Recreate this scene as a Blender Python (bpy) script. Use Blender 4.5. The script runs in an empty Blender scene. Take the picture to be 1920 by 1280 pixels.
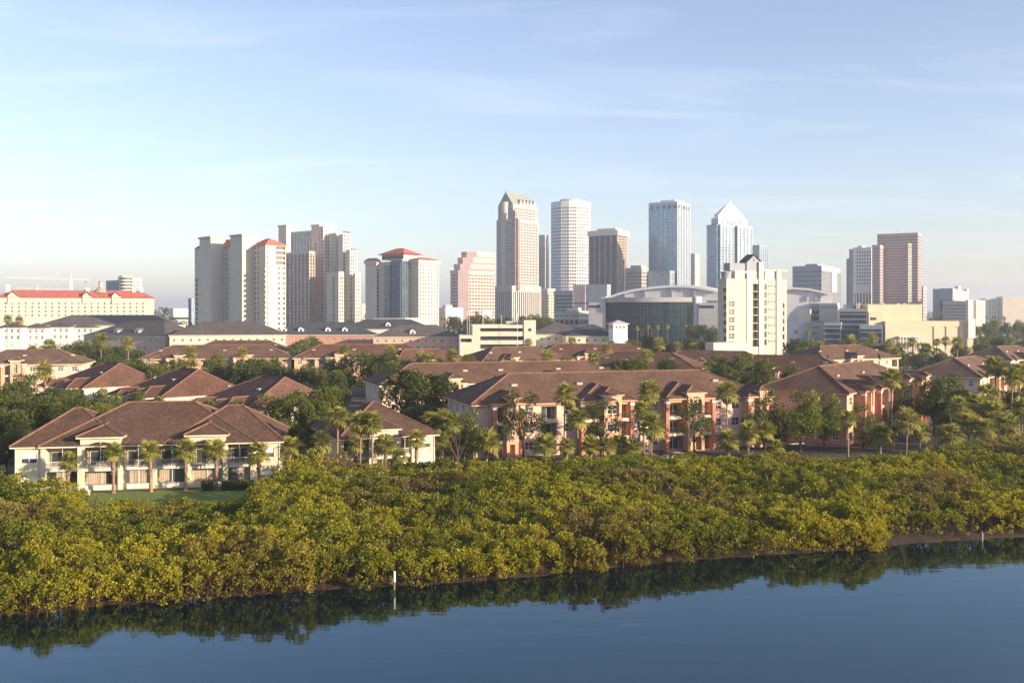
import bpy, math, random
import numpy as np
from mathutils import Vector, Matrix
R = math.radians
PI = math.pi
random.seed(7)
scene = bpy.context.scene
COL = scene.collection

# ------------------------------------------------------------------ camera, sky, sun, exposure
FPX, HORY, CZ, GZ = 1867.0, 588.0, 26.0, 1.0      # focal length in photo pixels, horizon row, eye height, land height
cam_d = bpy.data.cameras.new('camera')
cam = bpy.data.objects.new('camera', cam_d)
COL.objects.link(cam)
cam.location = (0, 0, CZ)
cam.rotation_euler = (R(90), 0, 0)
cam_d.sensor_width = 36.0
cam_d.lens = FPX / 1920 * 36.0
cam_d.shift_y = -(640 - HORY) / 1920
cam_d.clip_start = 0.5
cam_d.clip_end = 40000
scene.camera = cam

SUN_AZ, SUN_EL = 62.0, 13.0       # degrees to the right of straight behind the camera, degrees up
to_sun = Vector((math.sin(R(SUN_AZ)) * math.cos(R(SUN_EL)), -math.cos(R(SUN_AZ)) * math.cos(R(SUN_EL)), math.sin(R(SUN_EL))))
sun_d = bpy.data.lights.new('sun', 'SUN')
sun_d.energy = 4.7
sun_d.angle = R(0.6)
sun_d.color = (1.0, 0.79, 0.55)
sun = bpy.data.objects.new('sun', sun_d)
COL.objects.link(sun)
sun.rotation_euler = to_sun.to_track_quat('Z', 'Y').to_euler()

world = bpy.data.worlds.new('World')
scene.world = world
world.use_nodes = True
wt = world.node_tree
wn = wt.nodes
bg = wn['Background']
sky = wn.new('ShaderNodeTexSky')
sky.sky_type = 'NISHITA'
sky.sun_disc = False
sky.sun_elevation = R(SUN_EL)
sky.sun_rotation = math.atan2(to_sun.x, to_sun.y)
sky.altitude = 10
sky.air_density = 1.0
sky.dust_density = 0.7
sky.ozone_density = 2.0
# thin high cirrus, streaks laid on a plane far overhead
tc = wn.new('ShaderNodeTexCoord')
sep = wn.new('ShaderNodeSeparateXYZ')
wt.links.new(tc.outputs['Generated'], sep.inputs[0])
def wmath(op, a, b=None):
    n = wn.new('ShaderNodeMath'); n.operation = op
    for i, q in enumerate((a, b)):
        if q is None: continue
        if isinstance(q, (int, float)): n.inputs[i].default_value = q
        else: wt.links.new(q, n.inputs[i])
    return n.outputs[0]
zz = wmath('ADD', wmath('MAXIMUM', sep.outputs[2], 0.0), 0.10)
cmb = wn.new('ShaderNodeCombineXYZ')
wt.links.new(wmath('DIVIDE', sep.outputs[0], zz), cmb.inputs[0])
wt.links.new(wmath('DIVIDE', sep.outputs[1], zz), cmb.inputs[1])
mp = wn.new('ShaderNodeMapping')
mp.inputs['Rotation'].default_value = (0, 0, R(14))
mp.inputs['Scale'].default_value = (0.55, 1.5, 1)
mp.inputs['Location'].default_value = (0.2, 1.9, 0)
wt.links.new(cmb.outputs[0], mp.inputs[0])
nz = wn.new('ShaderNodeTexNoise')
nz.inputs['Scale'].default_value = 1.5
nz.inputs['Detail'].default_value = 9
nz.inputs['Roughness'].default_value = 0.62
nz.inputs['Distortion'].default_value = 0.7
wt.links.new(mp.outputs[0], nz.inputs['Vector'])
rp = wn.new('ShaderNodeValToRGB')
rp.color_ramp.elements[0].position = 0.50
rp.color_ramp.elements[0].color = (0, 0, 0, 1)
rp.color_ramp.elements[1].position = 0.80
rp.color_ramp.elements[1].color = (0.22, 0.22, 0.22, 1)
wt.links.new(nz.outputs['Fac'], rp.inputs[0])
mixc = wn.new('ShaderNodeMix'); mixc.data_type = 'RGBA'
wt.links.new(rp.outputs[0], mixc.inputs['Factor'])
tint_n = wn.new('ShaderNodeMix'); tint_n.data_type = 'RGBA'; tint_n.blend_type = 'MULTIPLY'; tint_n.inputs['Factor'].default_value = 1.0
sat_n = wn.new('ShaderNodeHueSaturation'); sat_n.inputs['Saturation'].default_value = 0.86
wt.links.new(sky.outputs[0], sat_n.inputs['Color']); wt.links.new(sat_n.outputs[0], tint_n.inputs[6]); tint_n.inputs[7].default_value = (1.04, 0.96, 1.04, 1)
wt.links.new(tint_n.outputs[2], mixc.inputs[6])
mixc.inputs[7].default_value = (5.6, 5.8, 6.2, 1)
wt.links.new(mixc.outputs[2], bg.inputs[0])
bg.inputs[1].default_value = 0.104

vs = scene.view_settings
vs.view_transform = 'Standard'
vs.look = 'None'
vs.gamma = 1.0
vs.exposure = 1.27
vs.use_curve_mapping = False
cy = scene.cycles
cy.use_denoising = True
cy.max_bounces = 5
cy.diffuse_bounces = 2
cy.glossy_bounces = 3
cy.transmission_bounces = 3
cy.transparent_max_bounces = 4
cy.volume_bounces = 0
cy.caustics_reflective = False
cy.caustics_refractive = False
cy.use_adaptive_sampling = True
cy.adaptive_threshold = 0.015

HAZE = 0.00017
# ------------------------------------------------------------------ helpers
def at(px, D):
    return ((px - 960) / FPX * D, D)
def zy(y, D):
    return CZ - (y - HORY) / FPX * D
def ground_d(y, z=GZ):
    return (CZ - z) * FPX / (y - HORY)

ORD = ['first', 'second', 'third', 'fourth', 'fifth', 'sixth', 'seventh', 'eighth', 'ninth', 'tenth', 'eleventh', 'twelfth',
       'thirteenth', 'fourteenth', 'fifteenth', 'sixteenth', 'seventeenth', 'eighteenth', 'nineteenth', 'twentieth', 'twenty-first',
       'twenty-second', 'twenty-third', 'twenty-fourth', 'twenty-fifth', 'twenty-sixth', 'twenty-seventh', 'twenty-eighth']

def tag(o, label=None, cat=None, group=None, kind=None):
    if label: o['label'] = label
    if cat: o['category'] = cat
    if group: o['group'] = group
    if kind: o['kind'] = kind
    return o
def link(name, data, parent=None, loc=None, rz=None):
    o = bpy.data.objects.new(name, data)
    COL.objects.link(o)
    if parent is not None: o.parent = parent
    if loc is not None: o.location = loc
    if rz is not None: o.rotation_euler = (0, 0, rz)
    return o
def thing(name, label, cat, loc=(0, 0, 0), rz=0.0, group=None):
    o = link(name, None, None, loc, rz)
    return tag(o, label, cat, group)

class MB:
    def __init__(s):
        s.v = []; s.f = []; s.uv = []; s.mi = []
    def poly(s, pts, uv=None, mi=0):
        i = len(s.v)
        s.v.extend([tuple(p) for p in pts])
        s.f.append(tuple(range(i, i + len(pts))))
        s.uv.append(uv if uv else [(0, 0)] * len(pts)); s.mi.append(mi)
    def box(s, x0, x1, y0, y1, z0, z1, mi=0):
        i = len(s.v)
        s.v.extend([(x0, y0, z0), (x1, y0, z0), (x1, y1, z0), (x0, y1, z0), (x0, y0, z1), (x1, y0, z1), (x1, y1, z1), (x0, y1, z1)])
        for q in ((0, 3, 2, 1), (4, 5, 6, 7), (0, 1, 5, 4), (1, 2, 6, 5), (2, 3, 7, 6), (3, 0, 4, 7)):
            s.f.append(tuple(i + k for k in q)); s.uv.append([(0, 0)] * 4); s.mi.append(mi)
    def prism(s, pts, z0, z1, mi=0):
        n = len(pts)
        s.poly([(p[0], p[1], z1) for p in pts], mi=mi)
        s.poly([(p[0], p[1], z0) for p in reversed(pts)], mi=mi)
        for k in range(n):
            a, b = pts[k], pts[(k + 1) % n]
            s.poly([(a[0], a[1], z0), (b[0], b[1], z0), (b[0], b[1], z1), (a[0], a[1], z1)], mi=mi)
    def tube(s, pts, rad, n=8, cap=True, mi=0):
        pts = [Vector(p) for p in pts]
        if isinstance(rad, (int, float)): rad = [rad] * len(pts)
        rings = []
        for k, p in enumerate(pts):
            d = (pts[min(k + 1, len(pts) - 1)] - pts[max(k - 1, 0)]).normalized()
            a = d.orthogonal().normalized() if abs(d.z) < 0.98 else Vector((1, 0, 0)) - d * d.x
            a.normalize(); b = d.cross(a)
            i = len(s.v)
            for j in range(n):
                t = 2 * PI * j / n
                s.v.append(tuple(p + (a * math.cos(t) + b * math.sin(t)) * rad[k]))
            rings.append(i)
        for k in range(len(rings) - 1):
            for j in range(n):
                q = (rings[k] + j, rings[k] + (j + 1) % n, rings[k + 1] + (j + 1) % n, rings[k + 1] + j)
                s.f.append(q); s.uv.append([(0, 0)] * 4); s.mi.append(mi)
        if cap:
            s.f.append(tuple(rings[-1] + j for j in range(n))); s.uv.append([(0, 0)] * n); s.mi.append(mi)
            s.f.append(tuple(rings[0] + j for j in reversed(range(n)))); s.uv.append([(0, 0)] * n); s.mi.append(mi)
    def mesh(s, name, mats):
        me = bpy.data.meshes.new(name)
        me.from_pydata(s.v, [], s.f)
        if not isinstance(mats, (list, tuple)): mats = [mats]
        for m in mats: me.materials.append(m)
        if any(s.mi): me.polygons.foreach_set('material_index', s.mi)
        if any(any(c != (0, 0) for c in u) for u in s.uv):
            l = me.uv_layers.new(name='UVMap')
            l.data.foreach_set('uv', [c for u in s.uv for p in u for c in p])
        me.update()
        return me
    def build(s, name, mats, parent=None, loc=None, rz=None, smooth=False):
        me = s.mesh(name, mats)
        if smooth: me.polygons.foreach_set('use_smooth', [True] * len(me.polygons))
        return link(name, me, parent, loc, rz)

# ------------------------------------------------------------------ materials
MATS = {}
def nodes_of(name):
    m = bpy.data.materials.new(name); m.use_nodes = True
    nt = m.node_tree
    return m, nt, nt.nodes['Principled BSDF']
def nd(nt, kind, **kw):
    n = nt.nodes.new(kind)
    for k, v in kw.items():
        if k in n.inputs: n.inputs[k].default_value = v
        else: setattr(n, k, v)
    return n
def coords(nt, kind='Object'):
    return nd(nt, 'ShaderNodeTexCoord').outputs[kind]
def noise(nt, vec, scale, detail=4, rough=0.55):
    n = nd(nt, 'ShaderNodeTexNoise', Scale=scale, Detail=detail, Roughness=rough)
    nt.links.new(vec, n.inputs['Vector'])
    return n.outputs['Fac']
def mathn(nt, op, a, b=None, c=None):
    n = nt.nodes.new('ShaderNodeMath'); n.operation = op
    for i, q in enumerate((a, b, c)):
        if q is None: continue
        if isinstance(q, (int, float)): n.inputs[i].default_value = q
        else: nt.links.new(q, n.inputs[i])
    return n.outputs[0]
def hsv(nt, col, val=None, hue=None, sat=None):
    n = nt.nodes.new('ShaderNodeHueSaturation')
    if isinstance(col, tuple): n.inputs['Color'].default_value = (*col, 1)
    else: nt.links.new(col, n.inputs['Color'])
    for k, q in (('Value', val), ('Hue', hue), ('Saturation', sat)):
        if q is None: continue
        if isinstance(q, (int, float)): n.inputs[k].default_value = q
        else: nt.links.new(q, n.inputs[k])
    return n.outputs[0]
def mixcol(nt, fac, a, b):
    n = nt.nodes.new('ShaderNodeMix'); n.data_type = 'RGBA'
    if isinstance(fac, (int, float)): n.inputs['Factor'].default_value = fac
    else: nt.links.new(fac, n.inputs['Factor'])
    for i, q in ((6, a), (7, b)):
        if isinstance(q, tuple): n.inputs[i].default_value = (*q, 1)
        else: nt.links.new(q, n.inputs[i])
    return n.outputs[2]
def remap(nt, v, a, b, c, d):
    n = nt.nodes.new('ShaderNodeMapRange')
    nt.links.new(v, n.inputs[0])
    for i, q in enumerate((a, b, c, d)): n.inputs[i + 1].default_value = q
    return n.outputs[0]
def bump(nt, h, strength=0.3, dist=0.05):
    n = nd(nt, 'ShaderNodeBump', Strength=strength, Distance=dist)
    nt.links.new(h, n.inputs['Height'])
    return n.outputs[0]

def stucco(name, col, rough=0.9, var=0.10, scale=0.6, streak=True):
    if name in MATS: return MATS[name]
    m, nt, b = nodes_of(name)
    v = coords(nt)
    k = remap(nt, noise(nt, v, scale, 5), 0.3, 0.7, 1 - var, 1 + var * 0.6)
    if streak:
        mpn = nd(nt, 'ShaderNodeMapping'); mpn.inputs['Scale'].default_value = (1.6, 1.6, 0.10)
        nt.links.new(v, mpn.inputs[0])
        k = mathn(nt, 'MULTIPLY', k, remap(nt, noise(nt, mpn.outputs[0], 0.9, 4), 0.35, 0.65, 1 - var * 0.8, 1 + var * 0.3))
    nt.links.new(hsv(nt, col, val=k), b.inputs['Base Color'])
    b.inputs['Roughness'].default_value = rough
    b.inputs['Specular IOR Level'].default_value = 0.25
    nt.links.new(bump(nt, noise(nt, v, 9, 3), 0.15, 0.02), b.inputs['Normal'])
    MATS[name] = m
    return m
def plain(name, col, rough=0.6, metal=0.0, spec=0.4):
    if name in MATS: return MATS[name]
    m, nt, b = nodes_of(name)
    v = coords(nt)
    k = remap(nt, noise(nt, v, 1.3, 3), 0.3, 0.7, 0.92, 1.06)
    nt.links.new(hsv(nt, col, val=k), b.inputs['Base Color'])
    b.inputs['Roughness'].default_value = rough
    b.inputs['Metallic'].default_value = metal
    b.inputs['Specular IOR Level'].default_value = spec
    MATS[name] = m
    return m
def glass(name, col, rough=0.08, metal=0.0, spec=0.8, cell=None, var=0.5):
    """dark window glass; cell = (w, w, h): each cell of that size shows its own blind tone"""
    if name in MATS: return MATS[name]
    m, nt, b = nodes_of(name)
    if cell:
        v = coords(nt)
        vm = nd(nt, 'ShaderNodeVectorMath', operation='DIVIDE'); nt.links.new(v, vm.inputs[0]); vm.inputs[1].default_value = cell
        fl = nd(nt, 'ShaderNodeVectorMath', operation='FLOOR'); nt.links.new(vm.outputs[0], fl.inputs[0])
        w = nd(nt, 'ShaderNodeTexWhiteNoise'); nt.links.new(fl.outputs[0], w.inputs['Vector'])
        k = remap(nt, w.outputs['Value'], 0, 1, 1 - var * 0.5, 1 + var)
        nt.links.new(hsv(nt, col, val=k), b.inputs['Base Color'])
        bn = noise(nt, v, 0.35, 2)
        nt.links.new(bump(nt, bn, 0.05, 0.3), b.inputs['Normal'])
    else:
        oi = nd(nt, 'ShaderNodeObjectInfo')
        k = remap(nt, oi.outputs['Random'], 0, 1, 1 - var * 0.5, 1 + var)
        nt.links.new(hsv(nt, col, val=k), b.inputs['Base Color'])
    b.inputs['Roughness'].default_value = rough
    b.inputs['Metallic'].default_value = metal
    b.inputs['Specular IOR Level'].default_value = spec
    MATS[name] = m
    return m
def tile_mat(name, col, ribs=True):
    """clay tile: each tile its own shade, weathered patches; UV is in metres (along the eave, up the slope)"""
    m, nt, b = nodes_of(name)
    uv = coords(nt, 'UV')
    ob = coords(nt)
    vm = nd(nt, 'ShaderNodeVectorMath', operation='DIVIDE'); nt.links.new(uv, vm.inputs[0]); vm.inputs[1].default_value = (0.34, 0.42, 1)
    fl = nd(nt, 'ShaderNodeVectorMath', operation='FLOOR'); nt.links.new(vm.outputs[0], fl.inputs[0])
    w = nd(nt, 'ShaderNodeTexWhiteNoise'); nt.links.new(fl.outputs[0], w.inputs['Vector'])
    k = remap(nt, w.outputs['Value'], 0, 1, 0.8, 1.2)
    pat = noise(nt, ob, 0.22, 5, 0.65)
    k = mathn(nt, 'MULTIPLY', k, remap(nt, pat, 0.3, 0.7, 0.72, 1.22))
    oi = nd(nt, 'ShaderNodeObjectInfo')
    k = mathn(nt, 'MULTIPLY', k, remap(nt, oi.outputs['Random'], 0, 1, 0.84, 1.16))
    base = hsv(nt, col, val=k, sat=remap(nt, oi.outputs['Random'], 0, 1, 1.1, 0.85))
    pale = remap(nt, noise(nt, ob, 0.5, 6, 0.7), 0.60, 0.74, 0.0, 0.45)
    base = mixcol(nt, pale, base, (0.21, 0.15, 0.115))
    nt.links.new(base, b.inputs['Base Color'])
    b.inputs['Roughness'].default_value = 0.85
    b.inputs['Specular IOR Level'].default_value = 0.2
    if ribs:
        s = nd(nt, 'ShaderNodeSeparateXYZ'); nt.links.new(uv, s.inputs[0])
        rib = mathn(nt, 'ABSOLUTE', mathn(nt, 'SINE', mathn(nt, 'MULTIPLY', s.outputs[0], PI / 0.34)))
        nt.links.new(bump(nt, rib, 0.8, 0.07), b.inputs['Normal'])
    MATS[name] = m
    return m
def leaf_mat(name, c0, c1, c2, trans=0.35, orand=0.25):
    """c0..c1 over the tint attribute, c2 a dry tone that shows in patches"""
    m, nt, b = nodes_of(name)
    at_ = nd(nt, 'ShaderNodeAttribute', attribute_name='tint')
    col = mixcol(nt, at_.outputs['Fac'], c0, c1)
    d = nd(nt, 'ShaderNodeAttribute', attribute_name='dry')
    col = mixcol(nt, d.outputs['Fac'], col, c2)
    oi = nd(nt, 'ShaderNodeObjectInfo')
    k = remap(nt, oi.outputs['Random'], 0, 1, 1 - orand, 1 + orand)
    hue = remap(nt, oi.outputs['Random'], 0, 1, 0.512, 0.488)
    col = hsv(nt, col, val=k, hue=hue)
    nt.links.new(col, b.inputs['Base Color'])
    b.inputs['Roughness'].default_value = 0.55
    b.inputs['Specular IOR Level'].default_value = 0.3
    tr = nd(nt, 'ShaderNodeBsdfTranslucent')
    nt.links.new(hsv(nt, col, val=1.25, sat=1.1), tr.inputs['Color'])
    mx = nd(nt, 'ShaderNodeMixShader'); mx.inputs[0].default_value = trans
    nt.links.new(b.outputs[0], mx.inputs[1]); nt.links.new(tr.outputs[0], mx.inputs[2])
    nt.links.new(mx.outputs[0], nt.nodes['Material Output'].inputs['Surface'])
    MATS[name] = m
    return m

M_LEAF_MANG = leaf_mat('mangrove_leaf', (0.042, 0.080, 0.008), (0.36, 0.325, 0.018), (0.17, 0.12, 0.045))
M_LEAF_OAK = leaf_mat('oak_leaf', (0.036, 0.062, 0.010), (0.15, 0.16, 0.03), (0.12, 0.10, 0.05))
M_LEAF_LIGHT = leaf_mat('light_leaf', (0.06, 0.09, 0.014), (0.18, 0.19, 0.03), (0.13, 0.10, 0.05))
M_FROND = leaf_mat('palm_frond', (0.12, 0.15, 0.028), (0.42, 0.39, 0.11), (0.30, 0.15, 0.08), 0.42, 0.2)
M_DEAD = leaf_mat('dead_frond', (0.17, 0.11, 0.055), (0.26, 0.18, 0.10), (0.26, 0.18, 0.10), 0.2, 0.2)
M_BARK = stucco('bark', (0.13, 0.095, 0.07), var=0.4, scale=2.0)
M_PALMBARK = stucco('palm_bark', (0.31, 0.21, 0.145), var=0.4, scale=3.0)
M_TILE = tile_mat('brown_clay_tile', (0.145, 0.084, 0.058))
M_TILE_GEO = tile_mat('brown_barrel_tile', (0.112, 0.066, 0.048), ribs=False)
M_TILE_RED = tile_mat('purple_brown_clay_tile', (0.12, 0.062, 0.048))
M_RIDGE_LIT = stucco('ridge_tile_lit', (0.21, 0.115, 0.08), var=0.25, scale=2)  # lighter than the roof tiles: the sunlit look of ridges put into the colour
M_SLATE = tile_mat('grey_shingle', (0.10, 0.088, 0.082), ribs=False)
M_SLATE_BLUE = tile_mat('blue_grey_shingle', (0.055, 0.062, 0.075), ribs=False)
M_RED = stucco('red_metal_roof', (0.46, 0.13, 0.09), var=0.15, scale=0.2)
M_WHITE = plain('white_paint', (0.78, 0.76, 0.72))
M_WHITE_STUCCO = stucco('white_stucco', (0.66, 0.64, 0.60))
M_CREAM = stucco('cream_stucco', (0.64, 0.57, 0.43))
M_CREAMPALE = stucco('pale_cream_stucco', (0.72, 0.66, 0.52))
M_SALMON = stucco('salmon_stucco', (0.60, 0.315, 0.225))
M_ORANGE = stucco('orange_stucco', (0.68, 0.40, 0.265))
M_PINKPALE = stucco('pale_pink_stucco', (0.69, 0.50, 0.40))
M_BRICKRED = stucco('brick_red_stucco', (0.47, 0.21, 0.14))
M_GLASS = glass('window_glass', (0.05, 0.06, 0.065), var=0.9)
M_CURTAIN = stucco('curtain', (0.42, 0.34, 0.27), var=0.25, scale=3)
M_DARK = plain('dark_metal', (0.035, 0.032, 0.032), 0.5)
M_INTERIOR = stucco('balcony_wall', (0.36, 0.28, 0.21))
# ------------------------------------------------------------------ the setting: water, land, mud bank
SHORE = [(-320, 1176), (-100, 1160), (0, 1153), (67, 1151), (140, 1143), (200, 1133), (283, 1129), (393, 1121), (500, 1112), (640, 1103), (740, 1098), (846, 1092),
         (984, 1082), (1121, 1066), (1280, 1051), (1374, 1044), (1505, 1035), (1610, 1031), (1659, 1022), (1786, 1013), (1920, 1007), (2080, 1001), (2400, 990)]
shore = [(at(px, ground_d(y, 0.0)), px) for px, y in SHORE]
shore_xy = [s[0] for s in shore]
def shore_y(x):
    if x <= shore_xy[0][0]: return shore_xy[0][1]
    for a, b in zip(shore_xy, shore_xy[1:]):
        if a[0] <= x <= b[0]: return a[1] + (b[1] - a[1]) * (x - a[0]) / (b[0] - a[0])
    return shore_xy[-1][1]

def water_material():
    m, nt, b = nodes_of('harbour_water')
    v = coords(nt)
    nt.nodes.remove(b)
    df = nd(nt, 'ShaderNodeBsdfDiffuse'); df.inputs['Color'].default_value = (0.004, 0.009, 0.013, 1)
    gl = nd(nt, 'ShaderNodeBsdfGlossy'); gl.inputs['Color'].default_value = (0.66, 0.88, 1.0, 1); gl.inputs['Roughness'].default_value = 0.02
    fr = nd(nt, 'ShaderNodeFresnel', IOR=1.7)
    mx = nd(nt, 'ShaderNodeMixShader')
    nt.links.new(fr.outputs[0], mx.inputs[0]); nt.links.new(df.outputs[0], mx.inputs[1]); nt.links.new(gl.outputs[0], mx.inputs[2])
    nt.links.new(mx.outputs[0], nt.nodes['Material Output'].inputs['Surface'])
    mp_ = nd(nt, 'ShaderNodeMapping'); mp_.inputs['Scale'].default_value = (0.28, 0.9, 1); mp_.inputs['Rotation'].default_value = (0, 0, R(-6))
    nt.links.new(v, mp_.inputs[0])
    n1 = noise(nt, mp_.outputs[0], 0.55, 3, 0.5)
    n2 = noise(nt, mp_.outputs[0], 2.6, 2, 0.5)
    patch = remap(nt, noise(nt, v, 0.03, 3, 0.6), 0.42, 0.66, 0.12, 1.0)
    h = mathn(nt, 'ADD', n1, mathn(nt, 'MULTIPLY', mathn(nt, 'MULTIPLY', n2, patch), 0.22))
    nt.links.new(remap(nt, noise(nt, mp_.outputs[0], 0.05, 3, 0.6), 0.45, 0.7, 0.015, 0.09), gl.inputs['Roughness'])
    bo = bump(nt, h, 0.085, 0.25)
    for n_ in (gl, fr): nt.links.new(bo, n_.inputs['Normal'])
    return m
mb = MB()
mb.poly([(-2600, -1200, 0), (2600, -1200, 0), (2600, 170, 0), (-2600, 170, 0)])
tag(mb.build('water', water_material()), 'calm dark blue channel water along the mangrove shore', kind='structure')

def ground_material():
    m, nt, b = nodes_of('ground_cover')
    v = coords(nt)
    g = mixcol(nt, remap(nt, noise(nt, v, 0.05, 6, 0.7), 0.4, 0.6, 0, 1), (0.045, 0.06, 0.018), (0.09, 0.075, 0.05))
    g = hsv(nt, g, val=remap(nt, noise(nt, v, 0.9, 5, 0.7), 0.3, 0.7, 0.7, 1.25))
    nt.links.new(g, b.inputs['Base Color'])
    b.inputs['Roughness'].default_value = 0.95
    nt.links.new(bump(nt, noise(nt, v, 2.5, 5, 0.7), 0.6, 0.15), b.inputs['Normal'])
    return m
mb = MB()
fx = [-9000] + [p[0] for p in shore_xy] + [9000]
fy = [shore_xy[0][1]] + [p[1] for p in shore_xy] + [shore_xy[-1][1]]
for k in range(len(fx) - 1):
    mb.poly([(fx[k], fy[k] + 30, GZ), (fx[k + 1], fy[k + 1] + 30, GZ), (fx[k + 1], 14000, GZ), (fx[k], 14000, GZ)])
tag(mb.build('ground', ground_material()), kind='structure')
mb = MB(); mb.poly([(-900, 455, GZ + .03), (1000, 455, GZ + .03), (1500, 2400, GZ + .03), (-1400, 2400, GZ + .03)])  # paving sheet added to bounce sunlight up onto shaded tower faces
tag(mb.build('pavement', stucco('city_paving', (0.27, 0.255, 0.24), var=.3, scale=.05, streak=False)), 'pale paved streets at the foot of the city, added for bounced light', kind='structure')
def mud_material():
    m, nt, b = nodes_of('dark_mud')
    v = coords(nt)
    k = remap(nt, noise(nt, v, 1.2, 6, 0.7), 0.3, 0.7, 0.6, 1.3)
    nt.links.new(hsv(nt, (0.06, 0.040, 0.026), val=k), b.inputs['Base Color'])
    b.inputs['Roughness'].default_value = 0.65
    nt.links.new(bump(nt, noise(nt, v, 6, 5, 0.7), 0.7, 0.08), b.inputs['Normal'])
    return m
M_MUD = mud_material()
mb = MB()                                # bank: under water, wet edge, up to the land sheet
sub = []
for k in range(len(fx) - 1):
    n = 1 if abs(fx[k + 1] - fx[k]) > 200 else 8
    for q in range(n):
        t = q / n
        sub.append((fx[k] + (fx[k + 1] - fx[k]) * t, fy[k] + (fy[k + 1] - fy[k]) * t))
sub.append((fx[-1], fy[-1]))
rng0 = random.Random(3)
rows = []
for x, y in sub:
    j = rng0.uniform(-0.35, 0.35)
    rows.append([(x, y - 4, -0.8), (x, y - 0.5 + j, -0.06), (x, y + 0.7 + j, 0.10), (x, y + 3.2 + j, 0.28 + rng0.uniform(-.04, .08)), (x, y + 12, 0.7), (x, y + 30, GZ)])
for a, b_ in zip(rows, rows[1:]):
    for q in range(5):
        mb.poly([a[q], b_[q], b_[q + 1], a[q + 1]])
tag(mb.build('mud_bank', M_MUD), 'low brown mud bank at the water line', kind='structure')

# ------------------------------------------------------------------ leaves in bulk
def np_mesh(name, V, quads, mat, tint=None, dry=None, smooth=False):
    me = bpy.data.meshes.new(name)
    nv, nf = len(V), len(quads)
    k = quads.shape[1]
    me.vertices.add(nv); me.vertices.foreach_set('co', V.astype(np.float32).ravel())
    me.loops.add(nf * k); me.loops.foreach_set('vertex_index', quads.astype(np.int32).ravel())
    me.polygons.add(nf)
    me.polygons.foreach_set('loop_start', np.arange(0, nf * k, k, dtype=np.int32))
    me.polygons.foreach_set('loop_total', np.full(nf, k, dtype=np.int32))
    for nm, arr in (('tint', tint), ('dry', dry)):
        if arr is not None:
            at_ = me.attributes.new(nm, 'FLOAT', 'FACE')
            at_.data.foreach_set('value', arr.astype(np.float32))
    me.materials.append(mat)
    me.update(calc_edges=True)
    return me
def unit(a):
    return a / np.maximum(np.linalg.norm(a, axis=1, keepdims=True), 1e-9)
def leaves(P, N, L, rng, out=0.7, wid=0.5):
    """diamond leaves that start at P and grow roughly along N"""
    n = len(P)
    t = unit(N * out + rng.normal(0, 0.75, (n, 3)))
    s = unit(np.cross(t, rng.normal(0, 1, (n, 3))))
    up = np.cross(s, t)
    L = L[:, None]
    V = np.empty((n, 4, 3))
    V[:, 0] = P
    V[:, 1] = P + t * L * 0.5 + s * L * wid * 0.5 + up * L * 0.06
    V[:, 2] = P + t * L
    V[:, 3] = P + t * L * 0.5 - s * L * wid * 0.5 + up * L * 0.06
    return V.reshape(-1, 3), np.arange(n * 4).reshape(-1, 4)

# ------------------------------------------------------------------ mangrove thicket
BACK = [(-400, 126), (0, 126), (120, 126), (165, 122), (300, 120), (470, 122), (510, 128), (560, 139), (900, 145), (1200, 150), (1470, 154), (1560, 151), (1690, 156), (1760, 166), (1920, 182), (2300, 200)]
back_xy = [at(px, D) for px, D in BACK]
def back_y(x, y):
    # boundary as a polyline in x
    if x <= back_xy[0][0]: return back_xy[0][1]
    for a, b in zip(back_xy, back_xy[1:]):
        if a[0] <= x <= b[0]: return a[1] + (b[1] - a[1]) * (x - a[0]) / (b[0] - a[0])
    return back_xy[-1][1]
def bush_points(cx, cy, z0, r, h, dens, rng, skirt=1.0):
    """points over a knobbly dome: a bush crown of several bunches; returns positions and outward normals"""
    nb = max(6, int(9 * r))
    P = []; N = []
    for _ in range(nb):
        a = rng.uniform(0, 2 * PI); q = math.sqrt(rng.uniform(0, 1)) * r * 0.82
        top = h * math.sqrt(max(0.05, 1 - (q / r) ** 2 * 0.60)) * rng.uniform(0.80, 1.08)
        br = rng.uniform(0.28, 0.70) * min(1.0, r / 1.6)
        c = np.array([cx + q * math.cos(a), cy + q * math.sin(a), z0 + top - br * 0.7])
        n = int(dens * br * br * 5)
        d = unit(rng.normal(0, 1, (n, 3)))
        d[:, 2] = np.where(d[:, 2] < -0.45, -d[:, 2], d[:, 2])
        P.append(c + d * br * rng.uniform(0.55, 1.05, (n, 1)) * np.array([1, 1, 0.9])); N.append(d)
    # skirt of foliage on the sides
    n = int(dens * r * h * 1.6 * skirt)
    nc = max(6, int(r * h * 2.4 * skirt))
    ac = rng.uniform(0, 2 * PI, nc); zc = rng.uniform(0.05 if skirt < 2 else 0.0, 0.85, nc); qc = rng.uniform(0.72, 1.12, nc); bc = rng.uniform(0.16, 0.42, nc)
    ci = rng.integers(0, nc, n)
    a = ac[ci] + rng.normal(0, 0.55, n) * bc[ci] / r * 1.3; zq = np.clip(zc[ci] + rng.normal(0, 0.5, n) * bc[ci] / h, 0.0, 0.95)
    rr = r * np.sqrt(np.maximum(0.1, 1 - (zq * 0.95) ** 2)) * qc[ci] + rng.normal(0, 0.35, n) * bc[ci]
    P.append(np.stack([cx + rr * np.cos(a), cy + rr * np.sin(a), z0 + zq * h], 1))
    N.append(np.stack([np.cos(a), np.sin(a), np.full(n, 0.45)], 1))
    return np.concatenate(P), unit(np.concatenate(N))
rng = np.random.default_rng(11)
cells = []
def sm(x, y, s):                          # cheap smooth noise
    return 0.5 + 0.25 * (math.sin(x * s + 1.3 * math.sin(y * s * 0.7)) + math.sin(y * s * 1.31 + 1.7 * math.sin(x * s * 0.53 + 2)))
step = 1.9
y = 80.0
row = 0
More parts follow.
